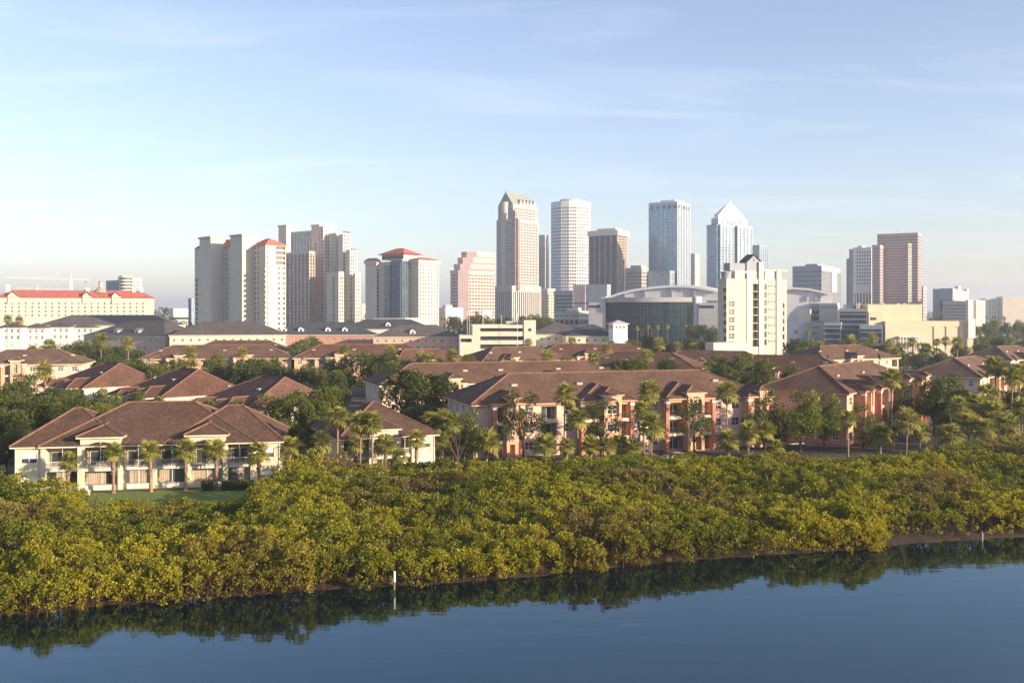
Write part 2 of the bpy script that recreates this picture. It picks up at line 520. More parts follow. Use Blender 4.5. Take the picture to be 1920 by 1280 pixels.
while y < 205:
    x = -150.0
    while x < 175:
        bx = x + rng.uniform(-0.8, 0.8) + (row % 2) * step / 2; by = y + rng.uniform(-0.8, 0.8)
        sy_ = shore_y(bx); ex = bx / by * FPX + 960
        lo = sy_ + (2.2 if 1655 < ex else -0.2)
        if lo < by < back_y(bx, by) and -140 < ex < 2060: cells.append((bx, by, sy_, ex))
        x += step
    y += step * 0.87; row += 1
FF = []; PP = []; NN = []; TT = []; DD = []; LL = []
for bx, by, sy_, ex in cells:
    t = by - sy_
    h = 3.1 + 1.5 * sm(bx, by, 0.16) + rng.uniform(-0.4, 0.45) + min(t, 20) * 0.022
    if t < 4: h *= 0.80
    tallbit = sm(bx + 31, by - 12, 0.31)
    if tallbit > 0.80: h += 0.9
    bk = back_y(bx, by) - by
    if 150 < ex < 490: h = min(h, 2.0 + bk * 0.06 + 0.8 * rng.uniform(0, 1))
    if ex > 840: h = min(h, (3.1 if ex < 1480 else 2.4) + max(0, bk) * 0.12 + 0.9 * rng.uniform(0, 1))
    z0 = 0.15 + min(t, 25) * 0.03
    r = rng.uniform(1.1, 2.3)
    near = 86.0 / by
    dens = 31 * (0.45 + 0.55 * near)
    if t < 3.5: r = max(r, 1.25); h = max(h * rng.uniform(.75, 1.05), 1.9)
    p, n = bush_points(bx, by, z0, r, h, dens, rng, 2.2 if t < 3.5 else 1.0)
    # drop what no one sees: far-side lower leaves
    keep = ~((p[:, 2] < z0 + h * 0.45) & (n[:, 1] > 0.35))
    if t > 5: keep &= ~(p[:, 2] < z0 + h * 0.36)
    p = p[keep]; n = n[keep]
    PP.append(p); NN.append(n); FF.append(np.full(len(p), t < 4.5))
    bt = 0.46 + 0.55 * (sm(bx * 1.0 + 5, by * 1.0, 0.22) - 0.5) + rng.uniform(-0.26, 0.26) + (0.22 if t < 9 else 0.0)
    TT.append(np.clip(bt + rng.normal(0, 0.16, len(p)), 0, 1))
    dr = max(0.0, sm(bx - 40, by + 9, 0.19) - 0.66) * 3.2 if rng.uniform() < 0.75 else (0.55 if rng.uniform() < 0.12 else 0.0)
    if t < 3: dr *= 0.4
    DD.append(np.clip(np.full(len(p), dr) + rng.normal(0, 0.08, len(p)), 0, 0.85))
    LL.append(rng.uniform(0.17, 0.34, len(p)) * (0.9 + 0.25 * (by - 86) / 86))
P = np.concatenate(PP); N = np.concatenate(NN); T = np.concatenate(TT); Dd = np.concatenate(DD); L = np.concatenate(LL)
# thin out what stands behind and below the canopy surface
cw = 0.6
gi = ((P[:, 0] + 200) / cw).astype(int); gj = ((P[:, 1] - 60) / cw).astype(int)
zmax = np.zeros((gi.max() + 1, gj.max() + 1)); np.maximum.at(zmax, (gi, gj), P[:, 2])
occ = np.zeros_like(zmax)
for j in range(1, zmax.shape[1]): occ[:, j] = np.maximum(zmax[:, j - 1] - 0.35, occ[:, j - 1]) - 0.17 * cw
hidden = P[:, 2] < np.maximum(occ[gi, gj] - 0.25, zmax[gi, gj] - 1.5)
keep = ~hidden | (np.concatenate(FF) & (rng.uniform(0, 1, len(P)) < 0.8)) | (rng.uniform(0, 1, len(P)) < 0.12)
P, N, T, Dd, L = P[keep], N[keep], T[keep], Dd[keep], L[keep]
# each point is a twig tip with two leaves
P2 = np.concatenate([P, P]); N2 = np.concatenate([N, N]); T2 = np.concatenate([T, T * 0.9]); D2 = np.concatenate([Dd, Dd]); L2 = np.concatenate([L, L * 0.9])
V, Q = leaves(P2, N2 + np.array([0, 0, 0.35]), L2, rng, 0.85, 0.52)
me = np_mesh('mangrove_thicket', V, Q, M_LEAF_MANG, T2, D2)
print('mangrove leaves', len(Q))
thicket = tag(link('mangrove_thicket', me), 'dense yellow-green mangrove thicket lining the shore', 'mangroves', kind='stuff')
mb = MB()                                  # stems and prop roots
rr0 = random.Random(5)
M_ROOT = stucco('mangrove_root', (0.075, 0.036, 0.024), var=0.35, scale=3)
for bx, by, sy_, ex in cells:
    t = by - sy_
    if t < 7:
        for _ in range(5 if t < 4 else 3):
            a = rr0.uniform(0, 2 * PI); q = rr0.uniform(0.2, 1.7)
            x1, y1 = bx + q * math.cos(a), by + q * math.sin(a) - 0.5
            h0 = rr0.uniform(0.7, 1.5)
            mb.tube([(bx + (x1 - bx) * .15, by + (y1 - by) * .15, h0 + 0.5), (bx + (x1 - bx) * .75, by + (y1 - by) * .75, h0 * 0.85), (x1, y1, -0.15)], [0.05, 0.04, 0.035], 4, cap=False)
    if t < 16 or rr0.random() < 0.35:
        x1, y1 = bx + rr0.uniform(-.6, .6), by + rr0.uniform(-.6, .6)
        mb.tube([(bx, by, 0.0), ((bx + x1) / 2, (by + y1) / 2, 1.5), (x1, y1, 2.6)], [0.06, 0.045, 0.03], 4, cap=False)
    if t > 12 and rr0.random() < 0.08:                # bare twigs that stand out of the crowns
        for _ in range(5):
            x1, y1 = bx + rr0.uniform(-1, 1), by + rr0.uniform(-1, 1)
            mb.tube([(bx, by, 2.4), (x1, y1, 4.2 + rr0.uniform(0, 1.0))], [0.04, 0.015], 3, cap=False)
tag(mb.build('prop_roots', M_ROOT, thicket), 'red-brown prop roots and stems at the water line', kind='stuff')
# the round bush at the tip of the shore
def single_bush(name, px, D, r, h, label, cat, mat, seed, z0=0.2, dens=46, tint=0.62):
    g = np.random.default_rng(seed)
    x, y = at(px, D)
    p, n = bush_points(0, 0, 0, r, h, dens, g)
    p2 = np.concatenate([p, p]); n2 = np.concatenate([n, n])
    V, Q = leaves(p2, n2 + np.array([0, 0, .3]), g.uniform(0.24, 0.42, len(p2)), g, 0.85, 0.52)
    root = thing(name, label, cat, (x, y, z0))
    link('crown', np_mesh('crown', V, Q, mat, np.clip(tint + g.normal(0, .15, len(Q)), 0, 1), np.zeros(len(Q))), root)
    mb = MB()
    for k in range(7):
        a = g.uniform(0, 2 * PI); q = r * 0.6
        mb.tube([(0.1 * math.cos(a), 0.1 * math.sin(a), 0.0 if k else -.3), (q * .5 * math.cos(a), q * .5 * math.sin(a), h * 0.45), (q * math.cos(a), q * math.sin(a), h * 0.75)], [0.09, 0.06, 0.03], 5, cap=False)
    mb.build('stem', M_ROOT, root)
    return root
single_bush('mangrove_bush', 1598, 112.6, 3.1, 4.3, 'large rounded mangrove bush jutting over the water beside the bare mud spit', 'mangrove', M_LEAF_MANG, 21, tint=0.5)

# painted stake and bare stump in the shallows
x, y_ = at(739, ground_d(1098, 0.0) - 1.3)
mb = MB()
st = thing('wooden_stake', 'weathered stake with a white top standing in the water by the mangroves', 'post', (x, y_, -0.6))
mb.tube([(0, 0, 0), (0.02, 0, 1.35)], [0.10, 0.10], 8); mb.build('lower_post', stucco('stained_wood', (0.24, 0.15, 0.10), var=0.3), st)
mb = MB(); mb.tube([(0.02, 0, 1.35), (0.03, 0, 2.35)], [0.115, 0.105], 8); mb.build('painted_top', M_WHITE, st)
x, y_ = at(1841, ground_d(1013, 0.0))
st = thing('dead_stump', 'short pale dead stump standing off the mud spit', 'stump', (x, y_, -0.3))
mb = MB(); mb.tube([(0, 0, 0), (0.03, 0, 0.9), (-0.03, 0, 1.35)], [0.16, 0.13, 0.07], 7); mb.tube([(0.02, 0, 0.8), (0.28, 0, 1.2)], [0.06, 0.03], 5)
mb.build('trunk', stucco('pale_dead_wood', (0.33, 0.26, 0.19), var=0.3), st)
# ------------------------------------------------------------------ walls, windows, roofs
def wall(mb, org, ang, w, z0, z1, ops, mi=0, back_mi=None):
    """a wall sheet with real openings: ops = (u0, u1, za, zb, depth[, back]); reveals go inwards, 'back' closes the recess"""
    dx, dy = math.cos(ang), math.sin(ang); nx, ny = math.sin(ang), -math.cos(ang)
    def p(u, z, n=0.0): return (org[0] + dx * u - nx * n, org[1] + dy * u - ny * n, z)
    us = sorted({0.0, w} | {o[0] for o in ops} | {o[1] for o in ops})
    for a, b in zip(us, us[1:]):
        if b - a < 1e-5: continue
        m = (a + b) / 2
        col = sorted([(o[2], o[3]) for o in ops if o[0] < m < o[1]])
        z = z0
        for c0, c1 in col:
            if c0 > z + 1e-5: mb.poly([p(a, z), p(b, z), p(b, c0), p(a, c0)], mi=mi)
            z = max(z, c1)
        if z < z1 - 1e-5: mb.poly([p(a, z), p(b, z), p(b, z1), p(a, z1)], mi=mi)
    for o in ops:
        a, b, c, d, k = o[:5]
        mb.poly([p(a, c), p(a, c, k), p(a, d, k), p(a, d)], mi=mi)
        mb.poly([p(b, c, k), p(b, c), p(b, d), p(b, d, k)], mi=mi)
        mb.poly([p(a, d), p(a, d, k), p(b, d, k), p(b, d)], mi=mi)
        mb.poly([p(a, c, k), p(a, c), p(b, c), p(b, c, k)], mi=mi)
        if len(o) > 5 and o[5]:
            mb.poly([p(a, c, k), p(b, c, k), p(b, d, k), p(a, d, k)], mi=mi if back_mi is None else back_mi)
def on_wall(org, ang, u, n):
    """a point on a wall at u along it, n inwards"""
    return (org[0] + math.cos(ang) * u - math.sin(ang) * n, org[1] + math.sin(ang) * u + math.cos(ang) * n)
_cache = {}
def cached(key, fn):
    if key not in _cache: _cache[key] = fn()
    return _cache[key]
def q3(v): return round(v, 2)
def window(parent, org, ang, u0, u1, z0, z1, depth, frame=None, split=True, near=False, blind=0.0, name='window', rows=2, glassm=None):
    """frame mesh with its pane as a child (near) or frame and pane in one mesh (far); sits at the back of its opening"""
    frame = frame or M_WHITE; glassm = glassm or M_GLASS
    w, h = q3(u1 - u0), q3(z1 - z0)
    fw = 0.07 if near else min(0.12, w * 0.1)
    x, y = on_wall(org, ang, u0, depth)
    def fr():
        mb = MB()
        mb.box(0, w, -0.07, 0.0, 0, fw); mb.box(0, w, -0.07, 0, h - fw, h); mb.box(0, fw, -0.07, 0, fw, h - fw); mb.box(w - fw, w, -0.07, 0, fw, h - fw)
        if split: mb.box(w / 2 - fw * .4, w / 2 + fw * .4, -0.06, 0, fw, h - fw)
        for r in range(1, rows): mb.box(fw, w - fw, -0.055, 0, h * r / rows - fw * .35, h * r / rows + fw * .35)
        if not near: mb.box(fw, w - fw, -0.03, 0, fw, h - fw, mi=1)
        return mb.mesh(name, [frame] if near else [frame, glassm])
    o = link(name, cached((name, w, h, near, split, rows, frame.name, glassm.name), fr), parent, (x, y, z0), ang)
    if near:
        def pn():
            mb = MB(); mb.box(fw, w - fw, -0.03, 0.0, fw, h - fw); return mb.mesh('pane', glassm)
        link('pane', cached(('pane', w, h, fw, glassm.name), pn), o, (0, 0, 0))
        if blind > 0:
            mb = MB(); mb.box(fw, w - fw, -0.036, -0.031, h * (1 - blind), h - fw); mb.build('blind', M_WHITE, o)
    return o
def railing(parent, org, ang, u0, u1, z, h=1.0, mat=None, step=0.16, name='railing', inset=0.06):
    mat = mat or M_WHITE
    w = q3(u1 - u0)
    x, y = on_wall(org, ang, u0, inset)
    def f():
        mb = MB()
        mb.box(0, w, 0, 0.05, h - 0.06, h); mb.box(0, w, 0, 0.05, 0.08, 0.13)
        n = max(2, int(w / step))
        for k in range(n + 1):
            t = w * k / n; mb.box(t - 0.015, t + 0.015, 0.01, 0.04, 0.13, h - 0.06)
        return mb.mesh(name, mat)
    return link(name, cached((name, w, h, mat.name, step), f), parent, (x, y, z), ang)
def arch_fill(mb, org, ang, u0, u1, z_spring, z_top, depth, n=10, mi=0):
    """closes the two corners above an arch cut in a rectangular opening"""
    def p(u, z, k): x, y = on_wall(org, ang, u, k); return (x, y, z)
    cx, r, hh = (u0 + u1) / 2, (u1 - u0) / 2, z_top - z_spring
    arc = [(cx - r * math.cos(PI * k / n), z_spring + hh * math.sin(PI * k / n)) for k in range(n + 1)]
    for a, b in zip(arc, arc[1:]):
        e = 0.003
        mb.poly([p(a[0], a[1], e), p(b[0], b[1], e), p(b[0], z_top + .01, e), p(a[0], z_top + .01, e)], mi=mi)
        mb.poly([p(a[0], a[1], e), p(a[0], a[1], depth), p(b[0], b[1], depth), p(b[0], b[1], e)], mi=mi)

def hip(x0, x1, y0, y1, z, slope, axis='x', il=None, ir=None):
    """hip roof over a rectangle: ridge along axis, il / ir = how far each end of the ridge lies in (0 = gable)"""
    if axis == 'y':
        pl, ln, zr = hip(y0, y1, x0, x1, z, slope, 'x', il, ir)
        sw = lambda p: (p[1], p[0], p[2])
        return [[sw(p[1]), sw(p[0])] + [sw(q) for q in reversed(p[2:])] for p in pl], [(sw(a), sw(b)) for a, b in ln], zr
    h = (y1 - y0) / 2; ym = (y0 + y1) / 2; zr = z + h * slope
    il = h if il is None else il; ir = h if ir is None else ir
    a, b, c, d = (x0, y0, z), (x1, y0, z), (x1, y1, z), (x0, y1, z)
    e, f = (x0 + il, ym, zr), (x1 - ir, ym, zr)
    pl = [[a, b, f, e], [c, d, e, f]]
    ln = [(e, f)]
    if ir > 0.05: pl.append([b, c, f]); ln += [(b, f), (c, f)]
    else: pl.append([b, c, f])
    if il > 0.05: pl.append([d, a, e]); ln += [(a, e), (d, e)]
    else: pl.append([d, a, e])
    return pl, ln, zr
def courses(mb, poly, dv=0.42, lift=0.06, rib=None):
    P = [Vector(p) for p in poly]
    u = (P[1] - P[0]).normalized()
    n = u.cross(P[2] - P[0]).normalized()
    if n.z < 0: n = -n
    v = n.cross(u)
    q = [((p - P[0]).dot(u), (p - P[0]).dot(v)) for p in P]
    vm = max(c[1] for c in q)
    if vm < 0.05: return
    def rng_(t):
        xs = []
        for a, b in zip(q, q[1:] + q[:1]):
            if abs(a[1] - b[1]) < 1e-9:
                if abs(a[1] - t) < 1e-6: xs += [a[0], b[0]]
            elif min(a[1], b[1]) - 1e-6 <= t <= max(a[1], b[1]) + 1e-6:
                xs.append(a[0] + (b[0] - a[0]) * (t - a[1]) / (b[1] - a[1]))
        return (min(xs), max(xs)) if xs else (0, 0)
    def pt(uu, vv, k): return P[0] + u * uu + v * vv + n * k
    nr = max(1, int(round(vm / dv)))
    for k in range(nr):
        t0, t1 = vm * k / nr, vm * (k + 1) / nr
        a0, b0 = rng_(t0); a1, b1 = rng_(t1 - 1e-4)
        if rib:
            m = max(1, int((b0 - a0) / rib))
            us = [a0 + (b0 - a0) * j / m for j in range(m + 1)]
            hs = [0.0 if j % 2 == 0 else 0.035 for j in range(m + 1)]
            for j in range(m):
                c0, c1 = us[j], us[j + 1]
                d0, d1 = min(max(c0, a1), b1), min(max(c1, a1), b1)
                h0, h1 = hs[j], hs[j + 1]
                mb.poly([pt(c0, t0, lift + h0), pt(c1, t0, lift + h1), pt(d1, t1, 0.012 + h1), pt(d0, t1, 0.012 + h0)], [(c0, t0 + .02), (c1, t0 + .02), (d1, t1), (d0, t1)])
                mb.poly([pt(c0, t0, 0), pt(c1, t0, 0), pt(c1, t0, lift + h1), pt(c0, t0, lift + h0)], [(c0, t0 + .02), (c1, t0 + .02), (c1, t0 + .03), (c0, t0 + .03)])
        else:
            mb.poly([pt(a0, t0, lift), pt(b0, t0, lift), pt(b1, t1, 0.01), pt(a1, t1, 0.01)], [(a0, t0 + .02), (b0, t0 + .02), (b1, t1), (a1, t1)])
            mb.poly([pt(a0, t0, 0), pt(b0, t0, 0), pt(b0, t0, lift), pt(a0, t0, lift)], [(a0, t0 + .02), (b0, t0 + .02), (b0, t0 + .03), (a0, t0 + .03)])
def roof(parent, hips, mat, rib=None, dv=0.42, ridge=None, fascia=None, fh=0.28, vents=(), cap=True, lift=0.06):
    """one roof: deck, tile courses, ridge tiles, fascia boards, vents; hips = list of (planes, lines, zr)"""
    deck = MB(); ti = MB()
    for pl, ln, zr in hips:
        for p in pl:
            deck.poly(p)
            courses(ti, p, dv, lift, rib)
        e = [pl[0][0], pl[0][1], pl[1][0], pl[1][1]]
        deck.poly([(q[0], q[1], q[2] - 0.02) for q in reversed(e)])
    o = deck.build('roof', mat, parent)
    t = ti.build('roof_tiles', mat, o); t['kind'] = 'stuff'
    if cap:
        for pl, ln, zr in hips:
            for a, b in ln:
                mb = MB(); mb.tube([(a[0], a[1], a[2] + 0.07), (b[0], b[1], b[2] + 0.07)], 0.15, 6); mb.build('ridge_cap', ridge or M_RIDGE_LIT, o)
    if fascia:
        for pl, ln, zr in hips:
            xs = [q[0] for p in pl for q in p[:2]]; ys = [q[1] for p in pl for q in p[:2]]; z = pl[0][0][2]
            x0, x1, y0, y1 = min(xs), max(xs), min(ys), max(ys)
            mb = MB(); i = 0.06
            mb.box(x0 + i, x1 - i, y0 + i, y0 + i + .12, z - fh, z - .025); mb.box(x0 + i, x1 - i, y1 - i - .12, y1 - i, z - fh, z - .025)
            mb.box(x0 + i, x0 + i + .12, y0 + i + .12, y1 - i - .12, z - fh, z - .025); mb.box(x1 - i - .12, x1 - i, y0 + i + .12, y1 - i - .12, z - fh, z - .025)
            mb.build('fascia', fascia, o)
    for vx, vy, vz in vents:
        mb = MB(); mb.box(-0.55, 0.55, -0.3, 0.3, -0.35, 0.05); mb.box(-0.62, 0.62, -0.36, 0.36, 0.05, 0.10)
        mb.build('roof_vent', stucco('vent_metal', (.42, .39, .36)), o, (vx, vy, vz))
    return o
def column(parent, x, y, z0, z1, r, mat, cap=None, name='column'):
    mb = MB(); mb.box(x - r, x + r, y - r, y + r, z0, z1)
    o = mb.build(name, mat, parent)
    if cap:
        mb = MB(); mb.box(x - r - .07, x + r + .07, y - r - .07, y + r + .07, z1 - 0.9, z1 - 0.45); mb.build('capital', cap, o)
    return o

# ------------------------------------------------------------------ the two cream houses by the shore
def curtain_glass(parent, org, ang, u0, u1, z0, z1, depth, posts=3):
    """screened porch front: glass with curtains drawn behind it, thin white posts"""
    w, h = u1 - u0, z1 - z0
    x, y = on_wall(org, ang, u0, depth)
    o = MB(); o.box(0, w, 0, 0.04, 0, h)
    g = o.build('porch_glass', M_GLASS, parent, (x, y, z0), ang)
    rr = random.Random(int(u0 * 100) + int(z0 * 10))
    c = 0.0
    while c < w - 0.3:
        cw = min(rr.uniform(0.5, 1.5), w - c)
        if rr.random() < 0.62:
            mb = MB()
            nf = max(2, int(cw / 0.12))
            for k in range(nf):
                a, b = c + cw * k / nf, c + cw * (k + 1) / nf
                mb.poly([(a, -0.012 - 0.03 * (k % 2), 0.05), (b, -0.012 - 0.03 * ((k + 1) % 2), 0.05), (b, -0.012 - 0.03 * ((k + 1) % 2), h - 0.05), (a, -0.012 - 0.03 * (k % 2), h - 0.05)])
            mb.build('curtain', M_CURTAIN, g)
        c += cw
    for k in range(posts + 1):
        t = w * k / posts
        mb = MB(); mb.box(t - 0.04, t + 0.04, -0.12, -0.045, 0, h); mb.build('mullion', M_WHITE, g)
    return g
def cream_house(px, D, rz, W, depth, label, plan, wings, main, eave=6.3):
    x, y = at(px, D)
    h = thing('cream_house', label, 'house', (x, y, GZ), rz)
    mb = MB()
    ops = []
    ops_list = []
    f2 = 3.15
    for u0, u1, kind in plan:
        if kind == 'wing':
            c = (u0 + u1) / 2
            for z0 in (0.75, 3.95):
                ops.append((c - 1.05, c + 1.05, z0, z0 + 1.45, 0.14)); ops_list.append(('win', c - 1.05, c + 1.05, z0, z0 + 1.45))
        elif kind in ('bay', 'arch', 'mid'):
            a, b = u0 + (0.55 if kind == 'arch' else 0.25), u1 - (0.55 if kind == 'arch' else 0.25)
            top = eave - 0.15 if kind != 'arch' else eave + 0.55
            ops.append((a, b, 0.75, f2 - 0.45, 0.5, False)); ops.append((a, b, f2, top, 1.7, True))
            ops_list.append((kind, a, b, 0.75, f2 - 0.45)); ops_list.append((kind + '2', a, b, f2, top))
    org = (0, 0)
    plain_ops = [o for o in ops]
    archs = [(u0, u1) for u0, u1, k in plan if k == 'arch']
    # front wall in strips so that the arch bays can stand forward and higher
    cuts = sorted({0.0, W} | {a for p in archs for a in p})
    for a, b in zip(cuts, cuts[1:]):
        isarch = (a, b) in archs
        yy = -0.55 if isarch else 0.0
        o2 = [(o[0] - a, o[1] - a, o[2], o[3], o[4] + (0.55 if isarch else 0)) + tuple(o[5:]) for o in ops if a - .01 <= o[0] and o[1] <= b + .01]
        zt = eave + 1.25 if isarch else eave
        wall(mb, (a, yy), 0.0, b - a, 0, zt, o2, back_mi=1)
        if isarch:
            wall(mb, (a, 0.3), -PI / 2, 0.85, 0, zt, []); wall(mb, (b, yy), PI / 2, 0.85, 0, zt, [])
            wall(mb, (a, 3.0), -PI / 2, 2.7, eave - .4, zt, []); wall(mb, (b, 0.3), PI / 2, 2.7, eave - .4, zt, [])
            for o in o2:
                if o[3] > eave: arch_fill(mb, (a, yy), 0.0, o[0], o[1], eave - 0.55, o[3], 0.3, 12)
    side_ops = [(3.0 + 4 * k, 4.6 + 4 * k, z0, z0 + 1.4, 0.14) for k in range(int((depth - 5) / 4)) for z0 in (0.8, 4.0)]
    for org_, ang_ in (((0, depth), -PI / 2), ((W, 0), PI / 2)):
        wall(mb, org_, ang_, depth, 0, eave, side_ops)
        for o in side_ops: window(h, org_, ang_, o[0], o[1], o[2], o[3], 0.14, near=True, blind=0.4)
    wall(mb, (W, depth), PI, W, 0, eave, [])
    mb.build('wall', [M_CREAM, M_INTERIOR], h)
    band = MB()
    for u0, u1, kind in plan:
        if kind == 'wing': continue
        yy = -0.55 if kind == 'arch' else 0.0
        band.box(u0 + .02, u1 - .02, yy - 0.09, yy - .003, f2 - 0.42, f2 - 0.02)
    band.build('balcony_band', M_WHITE_STUCCO, h)
    base = MB()
    for u0, u1, kind in plan:
        if kind == 'wing': continue
        yy = -0.55 if kind == 'arch' else 0.0
        base.box(u0 + .02, u1 - .02, yy - 0.07, yy - .003, 0.0, 0.72)
    base.build('plinth', M_WHITE_STUCCO, h)
    rr = random.Random(int(px))
    for kind, a, b, z0, z1 in ops_list:
        ya = -0.55 if kind.startswith('arch') else 0.0
        if kind == 'win':
            window(h, (0, 0), 0.0, a, b, z0, z1, 0.14, near=True, blind=rr.choice((0.3, 0.5, 0.6)))
        elif kind.endswith('2'):
            railing(h, (0, ya), 0.0, a, b, z0 + 0.02, 0.95)
            n = max(2, int((b - a) / 2.4))
            for k in range(1, n):
                mb = MB(); t = a + (b - a) * k / n
                mb.box(t - 0.03, t + 0.03, ya + 0.08, ya + 0.14, z0, z1 - (0.1 if not kind.startswith('arch') else 0.02)); mb.build('screen_post', M_WHITE, h)
            # glass doors at the back of the balcony
            m = (a + b) / 2
            window(h, (0, 0), 0.0, m - min(1.9, (b - a) / 2 - .3), m + min(1.9, (b - a) / 2 - .3), z0 + 0.02, z0 + 2.15, 1.69, near=True, rows=1, name='glass_door')
            if b - a > 3:
                mb = MB()
                cx = a + rr.uniform(0.6, b - a - 1.2)
                mb.box(cx, cx + .5, 0.7, 1.2, z0 + .42, z0 + .48); mb.box(cx, cx + .5, 1.15, 1.2, z0 + .48, z0 + .95)
                for ex_, ey_ in ((.02, .72), (.44, .72), (.02, 1.14), (.44, 1.14)): mb.box(cx + ex_, cx + ex_ + .04, ey_, ey_ + .04, z0, z0 + .42)
                c = mb.build('balcony_chair', M_DARK); c.location = h.location; c.rotation_euler = h.rotation_euler
                chairs.append((c, label))
        else:
            curtain_glass(h, (0, ya), 0.0, a, b, z0, z1, 0.46 + (0.55 if ya else 0), posts=max(2, int((b - a) / 2.2)))
    piers = sorted({u for u0, u1, k in plan if k != 'wing' for u in (u0, u1)})
    for u in piers:
        column(h, u, -0.02 if not any(abs(u - a) < .01 or abs(u - b) < .01 for a, b in archs) else -0.57, 0, eave - .02, 0.3, M_CREAM, None, 'pier')
    hips = []
    for x0, x1, y0, y1, sl, il, ir in [main] + list(wings):
        hips.append(hip(x0, x1, y0, y1, eave + 0.05, sl, 'x', il, ir))
    for a, b in archs:
        hips.append(hip(a - 0.55, b + 0.55, -1.1, 7.0, eave + 1.3, 0.42, 'y', None, 0.0))
    roof(h, hips, M_TILE_GEO, rib=0.17, fascia=M_CREAMPALE, fh=0.22)
    for u in (0.15, W - 0.15):
        mb = MB(); mb.tube([(u, -0.08, 0.1), (u, -0.08, eave - .2)], 0.05, 6); mb.build('downpipe', M_WHITE, h)
    return h
chairs = []
cream_house(27, 139.5, R(10.5), 36.3, 20.0, 'long two-storey cream house with brown hip roof and white balconies by the lawn',
            [(0, 3.8, 'wing'), (3.8, 8.8, 'bay'), (8.8, 14.2, 'arch'), (14.2, 18.8, 'mid'), (18.8, 23.4, 'mid'), (23.4, 28.6, 'arch'), (28.6, 32.4, 'bay'), (32.4, 36.3, 'wing')],
            [(-0.6, 15, -0.5, 17.5, 0.50, 6.6, 8), (20, 36.9, -0.5, 17.5, 0.50, 8, 6.6)], (3.2, 33.0, -0.75, 20.6, 0.48, 10.2, 10.2))
cream_house(640, 151.0, R(24), 15.0, 17.0, 'smaller cream house with brown hip roof behind tall palms',
            [(0, 4.6, 'bay'), (4.6, 10.2, 'mid'), (10.2, 15.0, 'wing')] if False else [(0, 4.4, 'bay'), (4.4, 8.8, 'arch'), (8.8, 11.4, 'mid'), (11.4, 15.0, 'wing')],
            [], (-0.7, 15.7, -0.7, 17.7, 0.50, 8.0, 8.0), eave=6.0)
for k, (c, lb) in enumerate(chairs):
    side = 'long cream house beside the lawn' if 'long' in lb else 'smaller cream house behind tall palms'
    n = len([1 for q in chairs[:k] if q[1] == lb])
    tag(c, f'dark metal balcony chair, {ORD[n]} from the left on the {side}', 'chair', 'balcony chairs')

# lawn and hedges before the long house
def grass_material():
    m, nt, b = nodes_of('mown_lawn')
    v = coords(nt)
    k = remap(nt, noise(nt, v, 0.5, 6, 0.7), 0.3, 0.7, 0.75, 1.2)
    nt.links.new(hsv(nt, (0.14, 0.21, 0.035), val=k), b.inputs['Base Color'])
    b.inputs['Roughness'].default_value = 0.9
    nt.links.new(bump(nt, noise(nt, v, 14, 4, 0.7), 0.8, 0.05), b.inputs['Normal'])
    return m
mb = MB()
lw = [at(60, 131), at(140, 112), at(540, 112), at(600, 146), at(520, 146), at(30, 138.6)]
mb.poly([(p[0], p[1], GZ + 0.06) for p in lw])
tag(mb.build('lawn', grass_material()), 'mown green lawn before the long cream house', kind='structure')
def bed_material():
    return stucco('bark_mulch', (0.14, 0.075, 0.05), var=0.35, scale=4, streak=False)
mb = MB()
a, b_ = at(160, 140.2), at(375, 142.8)
mb.poly([(a[0], a[1] - 1.4, GZ + .065), (b_[0], b_[1] - 1.4, GZ + .065), (b_[0], b_[1] - .15, GZ + .065), (a[0], a[1] - .15, GZ + .065)])
tag(mb.build('mulch_path', bed_material()), 'narrow strip of brown mulch along the cream house', kind='structure')
def hedge(px0, px1, D0, D1, h, label, seed, w=1.2):
    g = np.random.default_rng(seed)
    a = np.array(at(px0, D0)); b = np.array(at(px1, D1))
    Lh = np.linalg.norm(b - a); n = int(Lh * 330)
    u = g.uniform(0, Lh, n); face = g.integers(0, 3, n)
    yy = np.where(face == 0, -w / 2, g.uniform(-w / 2, w / 2, n)); zz_ = np.where(face == 0, g.uniform(0.05, h, n), np.where(face == 1, h, g.uniform(0.05, h, n)))
    P = np.stack([u, yy, zz_], 1) + g.normal(0, 0.06, (n, 3))
    N = np.stack([g.normal(0, .4, n), np.where(face == 0, -1, 0), np.where(face == 1, 1, .3)], 1)
    V, Q = leaves(P, unit(N), g.uniform(0.12, 0.22, n), g, 0.9, 0.6)
    ang = math.atan2(b[1] - a[1], b[0] - a[0])
    root = thing('clipped_hedge', label, 'hedge', (a[0], a[1], GZ), ang, 'clipped hedges by the cream house')
    link('foliage', np_mesh('foliage', V, Q, M_LEAF_OAK, g.uniform(0.2, 0.9, n), np.zeros(n)), root)
    mb = MB(); mb.box(0.1, Lh - .1, -w / 2 + .1, w / 2 - .1, 0, h - .1); mb.build('inner_twigs', plain('hedge_core', (0.02, 0.035, 0.012), 0.9), root)
hedge(377, 402, 140.5, 140.8, 1.3, 'short block of clipped hedge beside a palm at the lawn edge', 41)
hedge(415, 476, 140.8, 141.6, 1.25, 'long clipped hedge in front of the cream house wall', 42)
hedge(486, 545, 142.0, 142.8, 1.35, 'clipped hedge at the corner of the cream house, farthest from the water', 43)
x, y_ = at(165, 137.0)
mb = MB(); mb.box(-.2, .2, -.2, .2, 0, 0.55); mb.box(-.26, .26, -.26, .26, 0.55, 0.66); mb.box(-.12, .12, -.12, .12, .66, .85)
tag(mb.build('utility_box', M_WHITE, None, (x, y_, GZ)), 'small white utility post standing on the lawn', 'utility box')
